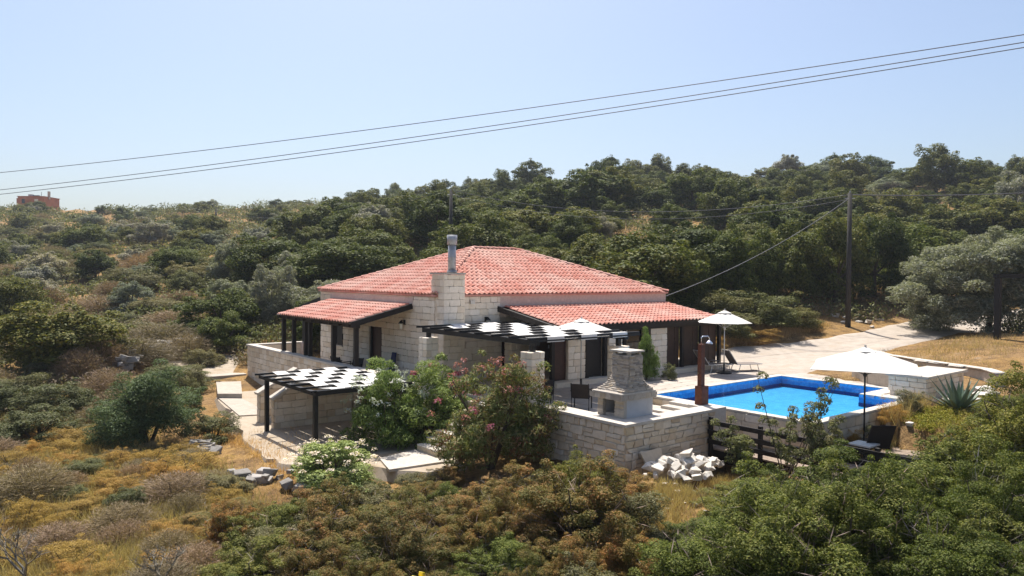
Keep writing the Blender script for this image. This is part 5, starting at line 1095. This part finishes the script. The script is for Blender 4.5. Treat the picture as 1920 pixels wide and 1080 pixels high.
for i, x in enumerate((4.3, 5.4, 6.6, 7.6, 8.7)): place_bush('GOLD' if i % 2 else 'SHR', x, -14.05+.1*(i % 2), .95, .8+.1*(i % 3), 'low dry plant at the foot of the pool wall above the deck', 'plants at the foot of the pool wall')
for (k, x, y, w_, h) in (('SHR', -5.2, -6.9, 1.1, .62), ('RUST', -4.3, -7.35, 1.2, .6), ('SHR', -6.2, -6.6, 1.0, .55), ('RUST', -5.3, -8.2, 1.3, .7), ('GOLD', -4.75, -6.75, .7, .4)): place_bush(k, x, y, w_, h, 'low bush in front of the stone landing below the steps', 'low bushes in front of the landing')
# sparse saplings in front of the pool
for i, (x, y, w_, h, lb) in enumerate(((1.35, -14.1, 3.2, 3.0, 'sparse leafy sapling bush in front of the pool and fence'), (2.05, -14.9, 2.0, 2.3, 'sparse sapling to the left of the large parasol pole'), (.75, -13.4, 1.5, 1.5, 'small sparse sapling at the left end of the rail fence'))):
    z0 = gz(x, y); e = empty('sapling', (x, y, z0), lb, 'sapling', 'saplings in front of the pool'); mb = MB(); rr = random.Random(30+i); C = []
    for s_ in range(8):
        a = rr.uniform(0, 6.28); d = w_*.5*rr.uniform(.2, 1); top = Vector((x+math.cos(a)*d, y+math.sin(a)*d, z0+h*rr.uniform(.6, 1.05))); b0 = Vector((x+rr.uniform(-.1, .1), y+rr.uniform(-.1, .1), z0)); mid = b0.lerp(top, .5)+Vector((math.cos(a)*.05, math.sin(a)*.05, .1)); mb.tube([b0, mid, top], [.018, .012, .005], 5)
        for f in (.35, .5, .62, .74, .86, .97): C.append(tuple(b0.lerp(top, f)+Vector((rr.gauss(0, .07), rr.gauss(0, .07), rr.gauss(0, .04)))))
    mb.build('stems', 'bark', e); C = np.array(C); r = np.random.default_rng(40+i); V, F = clump_leaves(r, C, np.full(len(C), .14), 3600, .085, .34, along=.8)
    link('foliage', np_mesh('foliage', V, F), 'grey_green', e)
# dead grey shrub tree at the left edge, bare shrubs
def bare_tree(x, y, h, w_, lb, seed, mat='dead_twig'):
    z0 = gz(x, y)-.1; e = empty('bare_tree', (x, y, z0), lb, 'bare tree', 'bare grey shrubs'); rr = random.Random(seed); mb = MB(); tw = []
    def grow(p, d, L, r0, dep):
        q = p+d*L; mb.tube([p, p.lerp(q, .5)+Vector((rr.gauss(0, .02), rr.gauss(0, .02), 0)), q], [r0, r0*.8, r0*.6], 5 if dep < 2 else 3, False)
        if dep >= 5: tw.append(q); return
        for _ in range(3 if dep < 4 else 4):
            nd = (d+Vector((rr.gauss(0, .5)*w_/h, rr.gauss(0, .5)*w_/h, rr.uniform(-.1, .35)))).normalized(); grow(q, nd, L*rr.uniform(.6, .85), r0*.6, dep+1)
    grow(Vector((x, y, z0)), Vector((0, 0, 1)), h*.28, .05, 0); mb.build('branches', mat, e); return e
bare_tree(-14.1, -7.9, 1.9, 2.2, 'bare grey shrub tree at the lower left edge', 3); bare_tree(-12.2, -9.8, 1.2, 1.6, 'bare grey shrub in the lower left foreground', 4); bare_tree(-11.6, -11.6, 1.0, 1.3, 'low bare grey twigs beside the green bushes at the bottom', 5)
bare_tree(8.2, -4.9+1.4, 1.2, .8, 'small bare potted shrub beside the porch pier', 8); bare_tree(118, 35, 4.5, 5, 'bare grey tree on the right skyline', 9)
for o in bpy.data.objects:
    if o.get('label') == 'small bare potted shrub beside the porch pier':
        for c in o.children: c.location.z += TZ-gz(8.2, -3.5)+.1
# agave rosette and ground cover
ag = empty('agave', (10.05, -15.0, gz(10.05, -15.0)), 'large blue green agave rosette in the bed right of the pool', 'agave'); za = gz(10.05, -15.0); rr = random.Random(2)
for i in range(26):
    a = i*2.4+rr.uniform(-.2, .2); el = .15+1.25*(i/26.)+rr.uniform(-.1, .1); mb = MB(); blade(mb, (10.05+.06*math.cos(a), -15.0+.06*math.sin(a), za+.08), (math.cos(a)*math.cos(el), math.sin(a)*math.cos(el), math.sin(el)), rr.uniform(.95, 1.3), .085, .05 if el > .5 else -.1, 7, .3); mb.build('leaf', 'agave_leaf', ag)
def scatter_region(n, fx_, r): return np.array([fx_(r) for _ in range(n)])
def carpet(name, pts, per, size, spread, hgt, mat, label, cat, seed, asp=.4, sizes=None):
    r = np.random.default_rng(seed); pts = np.asarray(pts); z = ground(pts[:, 0], pts[:, 1]); C = np.column_stack([pts, z+hgt*.4]); k = np.repeat(np.arange(len(C)), per); n = len(k)
    sp_ = spread if np.isscalar(spread) else np.asarray(spread)[k][:, None]; hh = hgt if np.isscalar(hgt) else np.asarray(hgt)[k]; sz = size if np.isscalar(size) else np.asarray(size)[k]
    d = unit(r.normal(size=(n, 3))); d[:, 2] = np.abs(d[:, 2]); q = r.uniform(.3, 1, n)**.5
    P = np.column_stack([C[k, 0], C[k, 1], z[k]])+np.column_stack([d[:, :2]*q[:, None]*sp_, d[:, 2]*q*hh])
    V, F = diamonds(P, r.normal(size=(n, 3))+np.array([0, 0, .4]), d+r.normal(size=(n, 3))*.4+np.array([0, 0, .4]), sz*r.uniform(.6, 1.4, n), sz*asp*r.uniform(.6, 1.4, n))
    o = link(name, np_mesh(name, V, F), mat); o['kind'] = 'stuff'; return tag(o, label, cat)
r = np.random.default_rng(77)
pts = np.concatenate([r.normal((10.4, -15.1), (.9, .35), (60, 2)), r.normal((8.4, -15.0), (.7, .45), (60, 2)), r.normal((12.2, -15.3), (.5, .3), (22, 2))])
carpet('succulent_carpet', pts, 140, .07, .26, .22, 'succulent', 'yellow green succulent ground cover round the agave', 'ground cover', 5, .35)
# scrub on the hillsides (nobody could count it)
def polar(n, th0, th1, d0, d1, r, rej=1.0):
    out = []
    while len(out) < n:
        th = r.uniform(th0, th1); D = d0*math.exp(r.uniform()*math.log(d1/d0)); x = CAM[0]+D*(math.cos(th)*_fx[0]+math.sin(th)*_r[0]); y = CAM[1]+D*(math.cos(th)*_fx[1]+math.sin(th)*_r[1])
        if not blocked(x, y, rej): out.append((x, y, D))
    return np.array(out)
q = polar(2300, -.68, .68, 33, 250, r); D = q[:, 2]
carpet('brown_scrub', q[:, :2], 75, .10+D*.0022, .75+D*.006, .55+D*.004, 'heath', 'brown heathy scrub covering the hillsides', 'scrub', 6, .4)
q = polar(3000, -.68, .68, 40, 260, r); D = q[:, 2]
carpet('green_scrub', q[:, :2], 80, .10+D*.0024, .9+D*.010, .8+D*.008, 'grey_green', 'low grey green scrub covering the hillsides', 'scrub', 8, .45)
# dry grass
def grass(name, pts, per, h, label, seed, spread=.25):
    r = np.random.default_rng(seed); pts = np.asarray(pts); k = np.repeat(np.arange(len(pts)), per); n = len(k); xy = pts[k]+r.normal(size=(n, 2))*spread; z = ground(xy[:, 0], xy[:, 1]); a = r.uniform(0, 6.28, n); hh = h*r.uniform(.5, 1.4, n); ln = r.normal(size=(n, 2))*.35*hh[:, None]; wd = .006+.006*r.random(n)
    B = np.column_stack([xy, z-.02]); s_ = np.column_stack([np.cos(a)*wd, np.sin(a)*wd, np.zeros(n)]); V = np.empty((n, 3, 3)); V[:, 0] = B-s_; V[:, 1] = B+s_; V[:, 2] = B+np.column_stack([ln, hh])
    o = link(name, np_mesh(name, V.reshape(-1, 3), np.arange(n*3).reshape(n, 3)), 'dry_grass'); o['kind'] = 'stuff'; return tag(o, label, 'dry grass')
q = polar(1100, -.64, -.16, 10, 40, r, .2)
grass('dry_grass', q[:, :2], 70, .34, 'straw coloured dry grass on the left slope', 9, .4)
pts = np.concatenate([r.normal((1.7, -12.6), (.6, .5), (60, 2)), r.normal((-2.8, -13.2), (.5, 1.6), (120, 2)), r.normal((-1.4, -13.0), (.5, .5), (40, 2))])
grass('dry_grass', pts, 60, .22, 'straw coloured dry grass round the rubble heap', 10, .22)
pts = np.column_stack([r.uniform(15.5, 30, 260), r.uniform(0, 1, 260)]); pts[:, 1] = .3+(pts[:, 0]-15)*-.02+r.uniform(-.2, 1.4, 260)
grass('dry_grass', pts, 55, .40, 'straw coloured dry grass along the far road edge', 11, .3)
pts = np.concatenate([r.normal((9.5, -15.8), (2.0, .5), (120, 2)), r.normal((24, -9.5), (4, 1.6), (120, 2))])
grass('dry_grass', pts, 40, .22, 'short dry grass in the bed and on the orange bank', 12, .3)
# thin summer haze between the camera and the hills
m = bpy.data.materials.new('haze'); m.use_nodes = True; t = m.node_tree
for n_ in list(t.nodes):
    if n_.type == 'BSDF_PRINCIPLED': t.nodes.remove(n_)
pv = N(t, 'ShaderNodeVolumePrincipled'); pv.inputs['Color'].default_value = (.80, .88, 1, 1); pv.inputs['Density'].default_value = .00028; pv.inputs['Anisotropy'].default_value = .2
t.links.new(pv.outputs[0], t.nodes['Material Output'].inputs['Volume']); MATS['haze'] = m
hz_ = MB().box(-1700, 1700, -1700, 1700, -45, 42).build('haze', 'haze'); hz_['kind'] = 'stuff'; tag(hz_, 'thin pale summer haze over the hills', 'haze')
pts = np.concatenate([np.column_stack([r.uniform(-7.4, -4.5, 60), r.uniform(-3.8, 6, 60)]), np.column_stack([r.uniform(-7.6, -6.8, 60), r.uniform(-4, 5, 60)]), r.normal((-6.3, -4.6), (.7, .4), (40, 2))])
g_ = grass('dry_grass', pts, 36, .20, 'thin dry grass sprouting on the pale yard', 14, .2)
pts = np.column_stack([r.uniform(3.6, 10, 90), r.normal(-14.0, .12, 90)]); grass('dry_grass', pts, 40, .5, 'dry grass along the foot of the pool wall', 15, .12)
# tidy helper properties
for o in bpy.data.objects:
    if '_o' in o: del o['_o']
